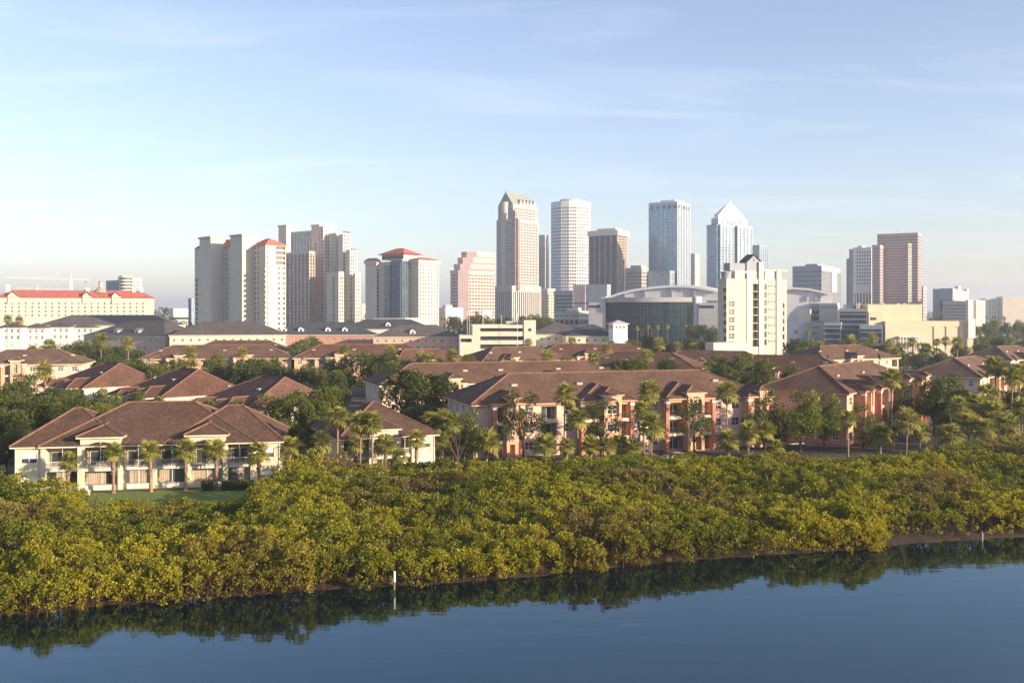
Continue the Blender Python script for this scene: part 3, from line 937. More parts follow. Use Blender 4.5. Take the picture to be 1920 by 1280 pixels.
# ------------------------------------------------------------------ salmon apartment blocks
def apartment(px, D, rz, W, depth, label, bays=(), eave=9.4, floors=3, slope=0.44, tile=None, near=False, wallm=None, bandm=None, sidem=None, vents=3, extra_hips=(), garage=False, il=None, ir=None, bay_depth=1.8, loose_wins=True, name='apartment_block'):
    """origin at the front left corner of the plan; x runs along the front"""
    tile = tile or M_TILE; wallm = wallm or M_PINKPALE; bandm = bandm or M_ORANGE; sidem = sidem or wallm
    x, y = at(px, D)
    h = thing(name, label, 'apartment block', (x, y, GZ), rz)
    fh = eave / floors
    rr = random.Random(int(px * 7 + D))
    mb = MB(); sm_ = MB()
    ops = []; extras = []
    edges = [0.0] + [v for b in bays for v in b] + [W]
    segs = [(edges[k], edges[k + 1]) for k in range(0, len(edges), 2)]
    for s0, s1 in segs:
        n = int((s1 - s0) / 3.4)
        if n < 1: continue
        for k in range(n):
            c = s0 + (s1 - s0) * (k + 0.5) / n
            for f in range(floors):
                if f == 0 and garage:
                    ops.append((c - 1.2, c + 1.2, 0.1, fh - 0.6, 0.9, True)); extras.append(('garage', c - 1.2, c + 1.2, 0.1, fh - .6)); continue
                if k % 3 == 1 and n >= 3:
                    ops.append((c - 1.45, c + 1.45, f * fh + 0.12, f * fh + fh - 0.55, 1.5, True)); extras.append(('bal', c - 1.45, c + 1.45, f * fh + .12, f * fh + fh - .55))
                else:
                    ops.append((c - 0.8, c + 0.8, f * fh + 0.95, f * fh + 2.45, 0.13)); extras.append(('win', c - .8, c + .8, f * fh + .95, f * fh + 2.45))
    wall(mb, (0, 0), 0.0, W, 0, eave, ops, back_mi=1)
    for kind, a, b, z0, z1 in extras:
        if kind == 'win': window(h, (0, 0), 0.0, a, b, z0, z1, 0.13, near=near)
        elif kind == 'bal':
            railing(h, (0, 0), 0.0, a, b, z0, 1.0, M_DARK, 0.2 if near else 0.4)
            window(h, (0, 0), 0.0, a + .4, b - .5, z0 + .02, z0 + 2.1, 1.49, near=near, rows=1, name='glass_door')
        else:
            window(h, (0, 0), 0.0, a + .15, b - .15, z0, z1 - .1, 0.88, frame=M_BRICKRED, rows=4, name='garage_door')
    # side walls
    n = int(depth / 4.2)
    sops = [(depth * (k + .5) / n - .6, depth * (k + .5) / n + .6, f * fh + .95, f * fh + 2.45, .13) for k in range(n) for f in range(floors)]
    for org_, ang_ in (((0, depth), -PI / 2), ((W, 0), PI / 2)):
        wall(sm_, org_, ang_, depth, 0, eave, sops)
        for o in sops: window(h, org_, ang_, o[0], o[1], o[2], o[3], .13, near=False)
    wall(sm_, (W, depth), PI, W, 0, eave, [])
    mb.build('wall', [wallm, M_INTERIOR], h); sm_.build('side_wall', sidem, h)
    # salmon frieze under the eaves and a floor band
    mb = MB(); e = 0.06
    mb.box(-e, W + e, -e, depth + e, eave - 0.62, eave - 0.03); mb.build('frieze', bandm, h)
    hips = [hip(-0.8, W + 0.8, -0.8, depth + 0.8, eave, slope, 'x' if W > depth else 'y', il, ir)]
    zr = hips[0][2]
    # projecting bays: columns, stacked balconies, a frontispiece with an arch
    for bi, (b0, b1) in enumerate(bays):
        bd = bay_depth; bw = b1 - b0
        mb = MB(); ops = []; wins = []
        fc0 = b0 + bw * 0.40; fc1 = fc0 + min(3.4, bw * 0.42)
        for f in range(floors):
            z0 = f * fh + (0.1 if f else 0.05); z1 = f * fh + fh - 0.5
            for u0, u1 in ((0.55, fc0 - b0 - 0.35), (fc1 - b0 + 0.35, bw - 0.55)):
                if u1 - u0 > 1.0:
                    ops.append((u0, u1, z0, z1, bd - .05, True)); wins.append((u0, u1, z0, z1, f))
        wall(mb, (b0, -bd), 0.0, bw, 0, eave + 0.25, ops, back_mi=1)
        wall(mb, (b0, 0), -PI / 2, bd, 0, eave + .25, []); wall(mb, (b1, -bd), PI / 2, bd, 0, eave + .25, [])
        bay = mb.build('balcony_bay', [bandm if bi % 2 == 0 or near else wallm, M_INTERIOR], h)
        for u0, u1, z0, z1, f in wins:
            if f > 0: railing(bay, (b0, -bd), 0.0, u0, u1, z0, 1.0, M_DARK, 0.2 if near else 0.4)
            window(bay, (b0, -bd), 0.0, u0 + .25, u1 - .25, z0 + .02, z0 + 2.1, bd - .06, near=False, rows=1, name='glass_door')
        for f in range(1, floors):
            mb2 = MB(); mb2.box(b0 + .1, b1 - .1, -bd - .12, -bd - .004, f * fh - 0.42, f * fh + 0.06); mb2.build('balcony_band', M_CREAMPALE, bay)
        # frontispiece
        mb = MB(); fz = eave + 1.35
        fo = [(0.55, fc1 - fc0 - .55, 0.05, fh - .6, 1.0, True)] + [(0.6, fc1 - fc0 - .6, f * fh + .9, f * fh + 2.4, .15) for f in range(1, floors - 1)] + [(0.5, fc1 - fc0 - .5, (floors - 1) * fh + .6, eave + .55, .5, True)]
        wall(mb, (fc0, -bd - .8), 0.0, fc1 - fc0, 0, fz, fo)
        wall(mb, (fc0, 0.6), -PI / 2, bd + 1.4, 0, fz, []); wall(mb, (fc1, -bd - .8), PI / 2, bd + 1.4, 0, fz, [])
        o = fo[-1]; arch_fill(mb, (fc0, -bd - .8), 0.0, o[0], o[1], eave - .5, o[3], .5, 10)
        fr = mb.build('frontispiece', bandm if not near else M_ORANGE, h)
        for f in range(1, floors - 1): window(fr, (fc0, -bd - .8), 0.0, .6, fc1 - fc0 - .6, f * fh + .9, f * fh + 2.4, .15, near=False)
        window(fr, (fc0, -bd - .8), 0.0, .7, fc1 - fc0 - .7, (floors - 1) * fh + .9, (floors - 1) * fh + 2.6, .47, near=False)
        mb = MB(); mb.box(fc0 - .08, fc1 + .08, -bd - .88, 0.5, fz - .5, fz - .02); mb.build('cornice', M_CREAMPALE, fr)
        for u in (b0 + .02, b1 - .02):
            column(bay, u, -bd - .02, 0, eave + .2, 0.34, M_BRICKRED if near else bandm, M_WHITE)
        if loose_wins:
            hips.append(hip(b0 - 0.6, b1 + 0.6, -bd - .7, depth * 0.5, eave + .28, slope, 'y', None, 0.0))
            hips.append(hip(fc0 - .45, fc1 + .45, -bd - 1.25, 5.0, fz + .02, slope, 'y', None, 0.0))
    for e_ in extra_hips: hips.append(hip(*e_))
    vv = []
    for k in range(vents):
        t = W * (k + .5 + rr.uniform(-.2, .2)) / max(1, vents)
        vv.append((t, depth * 0.28, eave + (depth * .28 + .8) * slope + .18))
    roof(h, hips, tile, fascia=bandm if near else M_CREAMPALE, vents=vv, dv=0.42 if near else 0.6, lift=0.06 if near else 0.09)
    return h

GRP = None
# the long block in the middle and the one turned to the right
apartment(888, 172, R(17.7), 58, 18.5, 'long salmon three-storey apartment block behind palms in the centre', bays=[(3.2, 8.2), (19.5, 29.0), (36.0, 45.5), (53.0, 57.6)], near=True, garage=False, eave=9.3, vents=4, slope=0.46)
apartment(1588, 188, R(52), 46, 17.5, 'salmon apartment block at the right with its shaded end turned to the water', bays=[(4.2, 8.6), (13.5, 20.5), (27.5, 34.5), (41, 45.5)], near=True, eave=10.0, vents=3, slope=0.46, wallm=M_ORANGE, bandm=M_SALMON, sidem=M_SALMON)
# second line
apartment(716, 214, R(20), 60, 17, 'long brown-roofed block right behind the central salmon apartments', bays=[(12, 18), (36, 42)], eave=9.6, vents=5, extra_hips=[(24, 29.5, -1.3, 8, 9.63, .44, 'y', None, 0.0), (48, 53.5, -1.3, 8, 9.63, .44, 'y', None, 0.0)])
# dark hip roofs behind the long cream house
def dark_house(px, D, label):
    apartment(px, D, R(-45), 20.5, 20, label, ir=3.4, bays=(), eave=6.8, floors=2, tile=M_TILE_RED, wallm=M_CREAMPALE, bandm=M_CREAMPALE, vents=2, slope=0.52, name='dark_roofed_house',
              extra_hips=[(2.5, 8.0, -4.5, 7, 6.82, .52, 'y', None, 0), (11.5, 19.5, -4.0, 7, 6.84, .52, 'y', None, 0), (8.5, 12, -2.2, 6, 7.3, .52, 'y', None, 0)])
dark_house(98, 258, 'dark brown hip-roofed house, farthest of the three behind the long cream house')
dark_house(226, 230, 'dark brown hip-roofed house, middle one of the three behind the long cream house')
dark_house(364, 202, 'dark brown hip-roofed house, nearest of the three behind the long cream house')
# third line and beyond
far_blocks = [
    (-60, 300, 12, 32, 17, 'brown-roofed block at the left edge behind the trees', [(10, 16)]),
    (264, 338, 10, 50, 18, 'salmon block with brown roof below the grey-roofed hall, left one of two', [(9, 15), (31, 38)]),
    (552, 345, 14, 48, 18, 'salmon block with arched bay and brown roof behind the dark tree row', [(11, 18), (34, 41)]),
    (740, 300, 38, 30, 17, 'brown-roofed block with shaded gable left of the central palms', [(8, 14)]),
    (905, 318, 30, 34, 18, 'brown-roofed block with a bright gable behind the central apartments', [(6, 13)]),
    (1010, 352, 12, 46, 18, 'long low brown roof in front of the cream parking garage', [(14, 20)]),
    (1085, 290, -22, 34, 17, 'dark brown roof right of the bright gable behind the central apartments', [(10, 16)]),
    (1215, 300, -20, 36, 17, 'dark brown roof below the glass-fronted arena', [(12, 18)]),
    (1345, 268, -24, 34, 17, 'dark brown roof below the cream condominium tower', [(10, 16)]),
    (1540, 330, 30, 38, 18, 'brown-roofed block between the cream condominium tower and the yellow building', [(12, 18)]),
    (1838, 240, 50, 36, 17, 'brown-roofed block behind the palms at the right edge', [(9, 15), (24, 30)]),
    (1895, 330, 40, 34, 17, 'brown-roofed block farthest back at the right edge', [(8, 14)]),
    (352, 400, 8, 40, 18, 'dark-roofed block tucked behind the left salmon block', []),
]
for px, D, rz, W, dp, lb, bays in far_blocks:
    apartment(px, D, R(rz), W, dp, lb, bays=bays, eave=9.6, vents=3, extra_hips=[(W * q, W * q + 5.5, -1.3, dp * .5, 9.63, .44, 'y', None, 0.0) for q in ((.06, .72) if bays else (.1, .4, .7))], wallm=M_ORANGE if px in (264, 552) else M_PINKPALE)

# ------------------------------------------------------------------ road and car by the apartments
mb = MB()
pts = [at(880, 163), at(1200, 168), at(1480, 176), at(1560, 178), at(1760, 186), at(1800, 215), at(1650, 205), at(1500, 190), at(1380, 182), at(880, 169)]
mb.poly([(p[0], p[1], GZ + .05) for p in pts])
tag(mb.build('road', stucco('asphalt', (0.055, 0.050, 0.050), var=0.25, scale=0.8, streak=False)), 'grey asphalt drive before the apartment blocks', kind='structure')
mb = MB()
for a, b_ in zip([at(1480, 190.5), at(1560, 194)], [at(1560, 194), at(1640, 205)]):
    mb.poly([(a[0], a[1], GZ), (b_[0], b_[1], GZ), (b_[0], b_[1], GZ + .16), (a[0], a[1], GZ + .16)])
    mb.poly([(a[0], a[1], GZ + .16), (b_[0], b_[1], GZ + .16), (b_[0], b_[1] + .5, GZ + .16), (a[0], a[1] + .5, GZ + .16)])
tag(mb.build('kerb', stucco('pale_concrete', (0.42, 0.38, 0.33))), 'pale concrete kerb along the drive', kind='structure')
def car(px, D, rz, colr, label):
    x, y = at(px, D)
    root = thing('parked_car', label, 'car', (x, y, GZ + .05), rz, 'cars parked by the apartments')
    prof = [(-2.2, .35), (-2.25, .75), (-2.1, .95), (-1.25, 1.02), (-.65, 1.42), (.75, 1.45), (1.55, 1.05), (2.15, .92), (2.25, .6), (2.2, .35)]
    mb = MB()
    for s in (-1, 1):
        q = [(a, s * (.86 if z < 1.1 else .68), z) for a, z in prof]
        mb.poly(q if s > 0 else list(reversed(q)))
    for (a, za), (b, zb) in zip(prof, prof[1:] + prof[:1]):
        wa, wb = (.86 if za < 1.1 else .68), (.86 if zb < 1.1 else .68)
        mb.poly([(a, -wa, za), (a, wa, za), (b, wb, zb), (b, -wb, zb)])
    mb.build('body', plain('car_paint_' + colr[0], colr[1], .25, .3), root)
    mb = MB()
    for s in (-1, 1):
        mb.poly([(-1.05, s * .875, 1.03), (-.6, s * .72, 1.37), (.7, s * .72, 1.39), (1.3, s * .86, 1.05)])
    mb.poly([(-1.3, -.76, 1.04), (-.7, -.64, 1.41), (-.7, .64, 1.41), (-1.3, .76, 1.04)]); mb.poly([(.82, -.64, 1.45), (1.5, -.76, 1.09), (1.5, .76, 1.09), (.82, .64, 1.45)])
    mb.build('side_glass', M_GLASS, root)
    for sx in (-1.4, 1.4):
        for s in (-1, 1):
            mb = MB(); mb.tube([(sx, s * .70, .33), (sx, s * .88, .33)], .33, 12); w = mb.build('wheel', M_DARK, root)
            mb = MB(); mb.tube([(sx, s * .86, .33), (sx, s * .895, .33)], .18, 10); mb.build('rim', plain('alloy', (.5, .5, .5), .3, .9), w)
    for s in (-.6, .6):
        mb = MB(); mb.box(2.16, 2.27, s - .18, s + .18, .62, .78); mb.build('headlight', M_WHITE, root)
car(1268, 169.5, R(12), ('silver', (.45, .46, .48)), 'silver car parked before the central salmon apartments')
car(1216, 168.5, R(14), ('dark', (.05, .05, .06)), 'dark car parked beside the silver car')
# ------------------------------------------------------------------ trees
def tree_proto(seed, H=10.0, Wd=9.0, leaf=0.42, n_lobes=26, dens=150, mat=None, open_=0.0, sparse=1.0):
    g = np.random.default_rng(seed); rr = random.Random(seed)
    lobes = []
    for k in range(n_lobes):
        a = rr.uniform(0, 2 * PI); q = math.sqrt(rr.uniform(0, 1))
        zt = rr.uniform(0.30 + open_ * .12, 0.93)
        lim = math.sqrt(max(0.06, 1 - ((zt - 0.52) / 0.50) ** 2))
        r = rr.uniform(0.10, 0.19) * Wd * (1.0 - 0.25 * open_)
        lobes.append((q * lim * (Wd / 2 - r * .6) * math.cos(a), q * lim * (Wd / 2 - r * .6) * math.sin(a), zt * H, r))
    P = []; N = []; T = []; D = []
    for i, (x, y, z, r) in enumerate(lobes):
        n = int(dens * r * r * sparse)
        d = unit(g.normal(0, 1, (n, 3)))
        rad = r * g.uniform(0.62, 1.08, (n, 1)) * (1 + 0.22 * np.sin(d[:, :1] * 5 + i) * np.cos(d[:, 1:2] * 6 + i * 2))
        p = np.array([x, y, z]) + d * rad * np.array([1, 1, .78])
        ok = np.ones(n, bool)
        for j, (x2, y2, z2, r2) in enumerate(lobes):
            if j != i: ok &= np.linalg.norm((p - np.array([x2, y2, z2])) / np.array([1, 1, .78]), axis=1) > r2 * 0.62
        p, d = p[ok], d[ok]
        P.append(p); N.append(d)
        bt = rr.uniform(0.15, 0.75)
        T.append(np.clip(bt + g.normal(0, .18, len(p)), 0, 1)); D.append(np.full(len(p), 0.45 if rr.random() < .08 else 0.0))
    P = np.concatenate(P); N = np.concatenate(N); T = np.concatenate(T); D = np.concatenate(D)
    V, Q = leaves(P, N + np.array([0, 0, .25]), g.uniform(leaf * .7, leaf * 1.25, len(P)), g, 0.8, 0.6)
    crown = np_mesh('crown', V, Q, mat or M_LEAF_OAK, T, D)
    mb = MB()
    lean = rr.uniform(-.4, .4)
    fork = H * rr.uniform(0.20, 0.30)
    mb.tube([(0, 0, -.3), (lean * .3, 0, fork * .5), (lean * .6, 0.1, fork)], [.30, .23, .20], 8, cap=False)
    for (x, y, z, r) in rr.sample(lobes, min(10, len(lobes))):
        mx = (lean * .6 + x) / 2 + rr.uniform(-.4, .4); my = y / 2 + rr.uniform(-.4, .4)
        mb.tube([(lean * .6, .1, fork * .95), (mx * .7, my * .7, fork + (z - fork) * .45), (x * .95, y * .95, z)], [.14, .09, .03], 5, cap=False)
    trunk = mb.mesh('trunk', M_BARK)
    return trunk, crown
OAKS = [tree_proto(100 + k, n_lobes=24 + k * 2, mat=M_LEAF_OAK) for k in range(5)]
LIGHTS = [tree_proto(200 + k, n_lobes=22 + k * 2, mat=M_LEAF_LIGHT) for k in range(4)]
OPENS = [tree_proto(300 + k, n_lobes=17, mat=M_LEAF_OAK, open_=1.0, dens=170, sparse=.85, leaf=.36) for k in range(3)]
LOWS = [tree_proto(400 + k, H=10, Wd=13, n_lobes=26, mat=M_LEAF_LIGHT if k else M_LEAF_OAK) for k in range(2)]
BARES = [tree_proto(500, n_lobes=18, mat=M_LEAF_LIGHT, open_=1, dens=38, leaf=.3)]
SETS = {'oak': OAKS, 'light': LIGHTS, 'open': OPENS, 'bush': LOWS, 'bare': BARES}
rt = random.Random(77)
def plant(name, label, cat, group, kind, px, ytop, D, wpx, z=GZ):
    x, y = at(px, D)
    top = zy(ytop, D) - z
    W = wpx / FPX * D
    tr, cr = rt.choice(SETS[kind])
    base_w = 13.0 if kind == 'bush' else 9.0
    root = thing(name, label, cat, (x, y, z), rt.uniform(0, 6.28), group)
    sx, sz = W / base_w, top / 10.0 / 0.98
    root.scale = (sx, sx, max(0.2, sz))
    link('trunk', tr, root); link('crown', cr, root)
    return root
def tree_row(where, group, spec, name='broadleaf_tree', noun='tree', cat='tree'):
    """spec = list of (kind, px, ytop, D, width px): labels count from the left of the row"""
    spec = sorted(spec, key=lambda s: s[1])
    ADJ = {'oak': 'dark green', 'light': 'mid green', 'open': 'loose-crowned', 'bush': 'low spreading', 'bare': 'thin half-bare'}
    for k, (kind, px, yt, D, w) in enumerate(spec):
        if len(spec) == 1: lb = f'{ADJ[kind]} {noun} {where}'
        elif len(spec) == 2: lb = f'{ADJ[kind]} {noun}, {"left" if k == 0 else "right"} one of two {where}'
        else: lb = f'{ADJ[kind]} {noun}, {ORD[k] if k < len(spec) - 1 else "last"} from the left {where}'
        plant(name, lb, cat, group, kind, px, yt, D, w)

tree_row('in front of the central salmon apartments', 'trees before the central apartments',
         [('open', 982, 728, 166, 84), ('open', 1128, 752, 169, 84), ('open', 1302, 748, 173, 84), ('open', 1432, 732, 176, 84)])
tree_row('between the two near salmon blocks', 'trees before the right-hand block',
         [('light', 1500, 735, 180, 96), ('light', 1545, 742, 184, 80), ('oak', 1455, 772, 184, 60), ('open', 1618, 752, 184, 66)])
tree_row('in front of the right-hand salmon block', 'trees before the right-hand block',
         [('open', 1705, 712, 200, 74), ('oak', 1752, 702, 206, 84), ('open', 1790, 700, 214, 60), ('oak', 1664, 770, 200, 40)])
tree_row('behind the right edge palms', 'trees at the right edge',
         [('oak', 1800, 735, 196, 70), ('oak', 1850, 740, 200, 80), ('oak', 1905, 735, 204, 90), ('oak', 1945, 725, 214, 90), ('oak', 1780, 775, 192, 60)])
tree_row('beside the smaller cream house', 'trees by the smaller cream house',
         [('light', 870, 775, 163, 76), ('bare', 858, 790, 157, 60), ('oak', 815, 785, 172, 60)])
tree_row('before the second-line brown roof', 'trees in the second line',
         [('oak', 765, 694, 196, 96), ('oak', 820, 704, 200, 90), ('oak', 700, 770, 182, 60), ('bush', 800, 765, 186, 110)])
tree_row('left of the smaller cream house', 'trees by the dark roofs',
         [('light', 440, 756, 184, 56), ('light', 500, 742, 184, 80), ('light', 548, 738, 182, 84), ('light', 590, 752, 178, 70), ('light', 612, 726, 198, 70), ('bare', 632, 725, 200, 60), ('oak', 535, 790, 166, 60), ('oak', 596, 790, 170, 52)])
tree_row('in the row behind the dark roofs', 'dark tree row',
         [('oak', 372, 690, 276, 62), ('oak', 412, 686, 280, 66), ('oak', 452, 682, 276, 66), ('oak', 492, 680, 274, 66), ('oak', 530, 682, 270, 66), ('oak', 566, 688, 262, 62), ('oak', 600, 694, 258, 60), ('oak', 634, 700, 250, 52),
          ('oak', 510, 712, 246, 70), ('oak', 560, 718, 236, 66), ('oak', 604, 728, 226, 60), ('oak', 645, 690, 280, 50)])
tree_row('before the salmon block with arched bay', 'trees in the third line',
         [('light', 690, 665, 300, 60), ('light', 470, 672, 306, 50), ('oak', 620, 672, 306, 50), ('light', 655, 668, 310, 44), ('oak', 722, 662, 300, 60), ('bush', 752, 680, 270, 80), ('light', 560, 640, 390, 60), ('light', 590, 634, 400, 50), ('oak', 505, 668, 318, 56), ('oak', 405, 668, 318, 50), ('light', 330, 676, 312, 50)])
tree_row('below the white town houses', 'trees in the wood at the left',
         [('oak', 10, 662, 370, 66), ('oak', 55, 662, 370, 70), ('light', 100, 650, 390, 66), ('oak', 142, 642, 410, 66), ('oak', 182, 642, 400, 66), ('oak', 225, 646, 390, 60), ('oak', 255, 660, 360, 50), ('light', 80, 662, 340, 66), ('oak', 130, 660, 346, 66),
          ('oak', 176, 664, 336, 66), ('light', 215, 668, 326, 60), ('oak', 262, 676, 318, 56), ('light', 300, 682, 306, 50)])
tree_row('left of the dark brown roofs', 'trees left of the dark roofs',
         [('light', 40, 705, 236, 76), ('oak', 92, 730, 226, 66), ('oak', -5, 708, 232, 76), ('light', 130, 732, 216, 70), ('oak', 160, 744, 204, 66), ('light', 20, 740, 200, 90), ('light', 78, 742, 200, 80), ('oak', 128, 745, 196, 70), ('light', 215, 756, 192, 80),
          ('light', 180, 762, 182, 80), ('light', 185, 732, 212, 60), ('light', 226, 740, 206, 56), ('oak', 262, 738, 208, 42), ('light', 300, 748, 190, 54), ('light', 345, 752, 187, 54), ('light', 395, 755, 185, 54), ('oak', 110, 760, 184, 60), ('light', -15, 770, 172, 90), ('oak', 35, 775, 168, 66), ('oak', 12, 806, 156, 70), ('oak', -22, 820, 150, 70), ('oak', 195, 680, 320, 56), ('oak', 245, 684, 310, 50)])
tree_row('among roofs behind the central apartments', 'trees among the far roofs',
         [('oak', 1352, 672, 262, 70), ('light', 1395, 668, 262, 74), ('oak', 1432, 678, 252, 60), ('bush', 1180, 680, 244, 80), ('oak', 1478, 690, 232, 50), ('oak', 880, 668, 300, 40), ('light', 832, 672, 290, 40), ('oak', 1140, 668, 300, 44), ('light', 1296, 662, 330, 50), ('oak', 960, 670, 290, 40), ('light', 925, 676, 272, 44), ('oak', 1000, 678, 266, 36), ('light', 1095, 682, 256, 40), ('light', 870, 682, 250, 44), ('oak', 1360, 690, 240, 50), ('light', 1440, 668, 280, 50), ('light', 1060, 672, 286, 40), ('oak', 1250, 676, 262, 50), ('light', 1320, 690, 236, 50)])
tree_row('in the belt below arena and condominium tower', 'tree belt before the city',
         [('oak', 1180, 640, 430, 50), ('light', 1215, 632, 450, 50), ('oak', 1250, 636, 440, 50), ('oak', 1290, 634, 460, 50), ('light', 1325, 640, 440, 40), ('oak', 1150, 642, 420, 44), ('oak', 1490, 636, 400, 46), ('light', 1520, 640, 400, 44), ('oak', 1555, 642, 395, 46),
          ('light', 1590, 636, 420, 46), ('oak', 1628, 640, 410, 44), ('oak', 1660, 642, 405, 44), ('light', 1695, 644, 400, 46), ('oak', 1730, 646, 390, 46), ('oak', 1765, 652, 380, 46), ('light', 1505, 656, 350, 44), ('oak', 1545, 664, 330, 50)])
tree_row('in the park right of the yellow hall', 'park trees at the right',
         [('oak', 1830, 612, 700, 20), ('oak', 1846, 607, 740, 22), ('oak', 1866, 603, 760, 24), ('oak', 1886, 606, 740, 22), ('oak', 1906, 603, 760, 24), ('light', 1856, 616, 660, 20), ('oak', 1922, 608, 720, 22), ('light', 1842, 632, 540, 30), ('oak', 1870, 634, 530, 32), ('light', 1896, 634, 525, 32), ('oak', 1920, 636, 515, 34), ('oak', 1800, 648, 420, 44), ('light', 1840, 645, 440, 46), ('oak', 1885, 648, 430, 46), ('oak', 1925, 640, 470, 46)])
tree_row('before the pink and pointed towers', 'street trees before the towers',
         [('oak', 850 + 16 * k, 594 + (k % 3), 700, 34) for k in range(12)])
tree_row('beside the arena glass front', 'trees at the arena', [('oak', 1296, 611, 600, 30), ('oak', 1316, 610, 600, 30), ('oak', 1337, 615, 590, 26)])
# far woods on the horizon
def far_wood(px0, px1, D, ytop, seed, label, n=1400):
    g = np.random.default_rng(seed)
    a, b = at(px0, D), at(px1, D)
    w = b[0] - a[0]; top = zy(ytop, D) - GZ
    nl = max(8, int(w / 9))
    P = []; N = []; T = []
    for k in range(nl):
        cx = g.uniform(0, w); cyy = g.uniform(-30, 30); r = g.uniform(4, 7.5); cz = top * g.uniform(0.45, 0.95) - r * .5
        m = int(n / nl)
        d = unit(g.normal(0, 1, (m, 3)))
        P.append(np.array([cx, cyy, cz]) + d * r * g.uniform(.7, 1.1, (m, 1))); N.append(d); T.append(np.clip(g.uniform(.1, .6) + g.normal(0, .15, m), 0, 1))
    P = np.concatenate(P); N = np.concatenate(N); T = np.concatenate(T)
    P[:, 2] = np.maximum(P[:, 2], 0.2)
    V, Q = leaves(P, N, g.uniform(1.3, 2.6, len(P)) * D / 900, g, .7, .7)
    tag(link('far_treeline', np_mesh('far_treeline', V, Q, M_LEAF_OAK, T, np.zeros(len(P))), None, (a[0], a[1], GZ)), label, 'trees', kind='stuff')
far_wood(-120, 700, 1500, 578, 1, 'hazy line of far woods at the left horizon', 5000)
far_wood(260, 400, 1000, 588, 3, 'far trees seen in the gap left of the twin towers', 1500)
far_wood(1180, 2050, 1700, 580, 2, 'hazy line of far woods at the right horizon', 5000)
far_wood(1730, 2050, 1000, 588, 4, 'far woods beyond the park', 2500)
far_wood(560, 1200, 900, 596, 5, 'far shrubs at the foot of the hotel towers', 3000)

# ------------------------------------------------------------------ palms
def frond_mesh(name, mat, seed, fan=1.15, pet=0.65, droop=0.30, segs=15):
    """fan leaf growing along +x: stalk, then narrow blades that spread and droop"""
    rr = random.Random(seed)
    V = []; Q = []; T = []
    V += [(0, -.025, 0), (0, .025, 0), (pet, .015, .10), (pet, -.015, .10)]; Q.append((0, 1, 2, 3)); T.append(.6)
    for k in range(segs):
        a = R(-118 + 236 * k / (segs - 1)) * .92
        L = fan * (1.0 - 0.30 * abs(a) / R(118)) * rr.uniform(.85, 1.08)
        fold = .05 if k % 2 else -.02
        dx, dy = math.cos(a), math.sin(a); wx, wy = -dy, dx
        hw = L * .105
        i = len(V)
        zm = .12 + fold; dz = -droop * L * rr.uniform(.5, 1.3)
        V += [(pet, 0, .10), (pet + dx * L * .55 + wx * hw, dy * L * .55 + wy * hw, zm), (pet + dx * L, dy * L, zm + dz), (pet + dx * L * .55 - wx * hw, dy * L * .55 - wy * hw, zm)]
        Q.append((i, i + 1, i + 2, i + 3)); T.append(rr.uniform(.25, .95))
    return np_mesh(name, np.array(V), np.array(Q), mat, np.array(T), np.zeros(len(Q)))
FRONDS = [frond_mesh('frond', M_FROND, k) for k in range(4)]
DEADS = [frond_mesh('dead_frond', M_DEAD, 20 + k, fan=.8, droop=.9, segs=9) for k in range(2)]
SMALLF = [frond_mesh('frond', M_FROND, 40 + k, segs=9) for k in range(2)]
def frond_set(g, n, dead):
    out = []
    for k in range(n):
        el = R(80) - R(125) * (k + .5) / n + R(g.uniform(-8, 8))
        az = k * 2.39996 + g.uniform(-.25, .25)
        out.append((az, el, g.uniform(.9, 1.12), False))
    for k in range(dead):
        out.append((g.uniform(0, 6.28), R(g.uniform(-80, -55)), g.uniform(.75, 1.0), True))
    return out
_joined = {}
def joined_crown(seed, n=26, dead=5):
    g = random.Random(seed)
    V = []; Q = []; T = []; Dy = []
    for az, el, sc, dd in frond_set(g, n, dead):
        me = SMALLF[g.randrange(2)] if not dd else DEADS[g.randrange(2)]
        rot = Matrix.Rotation(az, 3, 'Z') @ Matrix.Rotation(-el, 3, 'Y')
        i = len(V)
        V += [tuple(rot @ (v.co * sc)) for v in me.vertices]
        Q += [tuple(i + q for q in p.vertices) for p in me.polygons]
        T += [d.value for d in me.attributes['tint'].data]; Dy += [0.9 if dd else 0.0] * len(me.polygons)
    return np_mesh('crown', np.array(V), np.array(Q), M_FROND, np.array(T), np.array(Dy))
CROWNS = [joined_crown(900 + k) for k in range(4)]
def palm_trunk(kind, h, seed):
    rr = random.Random(seed)
    mb = MB()
    n = 9
    lean = rr.uniform(-.25, .25) * h / 8
    pts = []; rad = []
    r0 = .24 if kind == 'sabal' else .17
    for k in range(n + 1):
        t = k / n
        pts.append((lean * t * t, 0.05 * math.sin(t * 4), -.2 + (h + .2) * t))
        rad.append(r0 * (1.25 - .45 * min(t * 3, 1)) * (1 + (.28 if kind == 'sabal' and t > .55 else 0.0)) * (1 + .05 * (k % 2)))
    mb.tube(pts, rad, 8)
    if kind == 'sabal':                       # old leaf bases
        for k in range(26):
            t = rr.uniform(.45, 1.0); a = rr.uniform(0, 6.28)
            x, z = lean * t * t, h * t
            c, s = math.cos(a), math.sin(a)
            mb.tube([(x + c * .18, s * .18, z - .1), (x + c * .42, s * .42, z + .22)], [.06, .03], 4)
    return mb.mesh('trunk', M_PALMBARK), lean
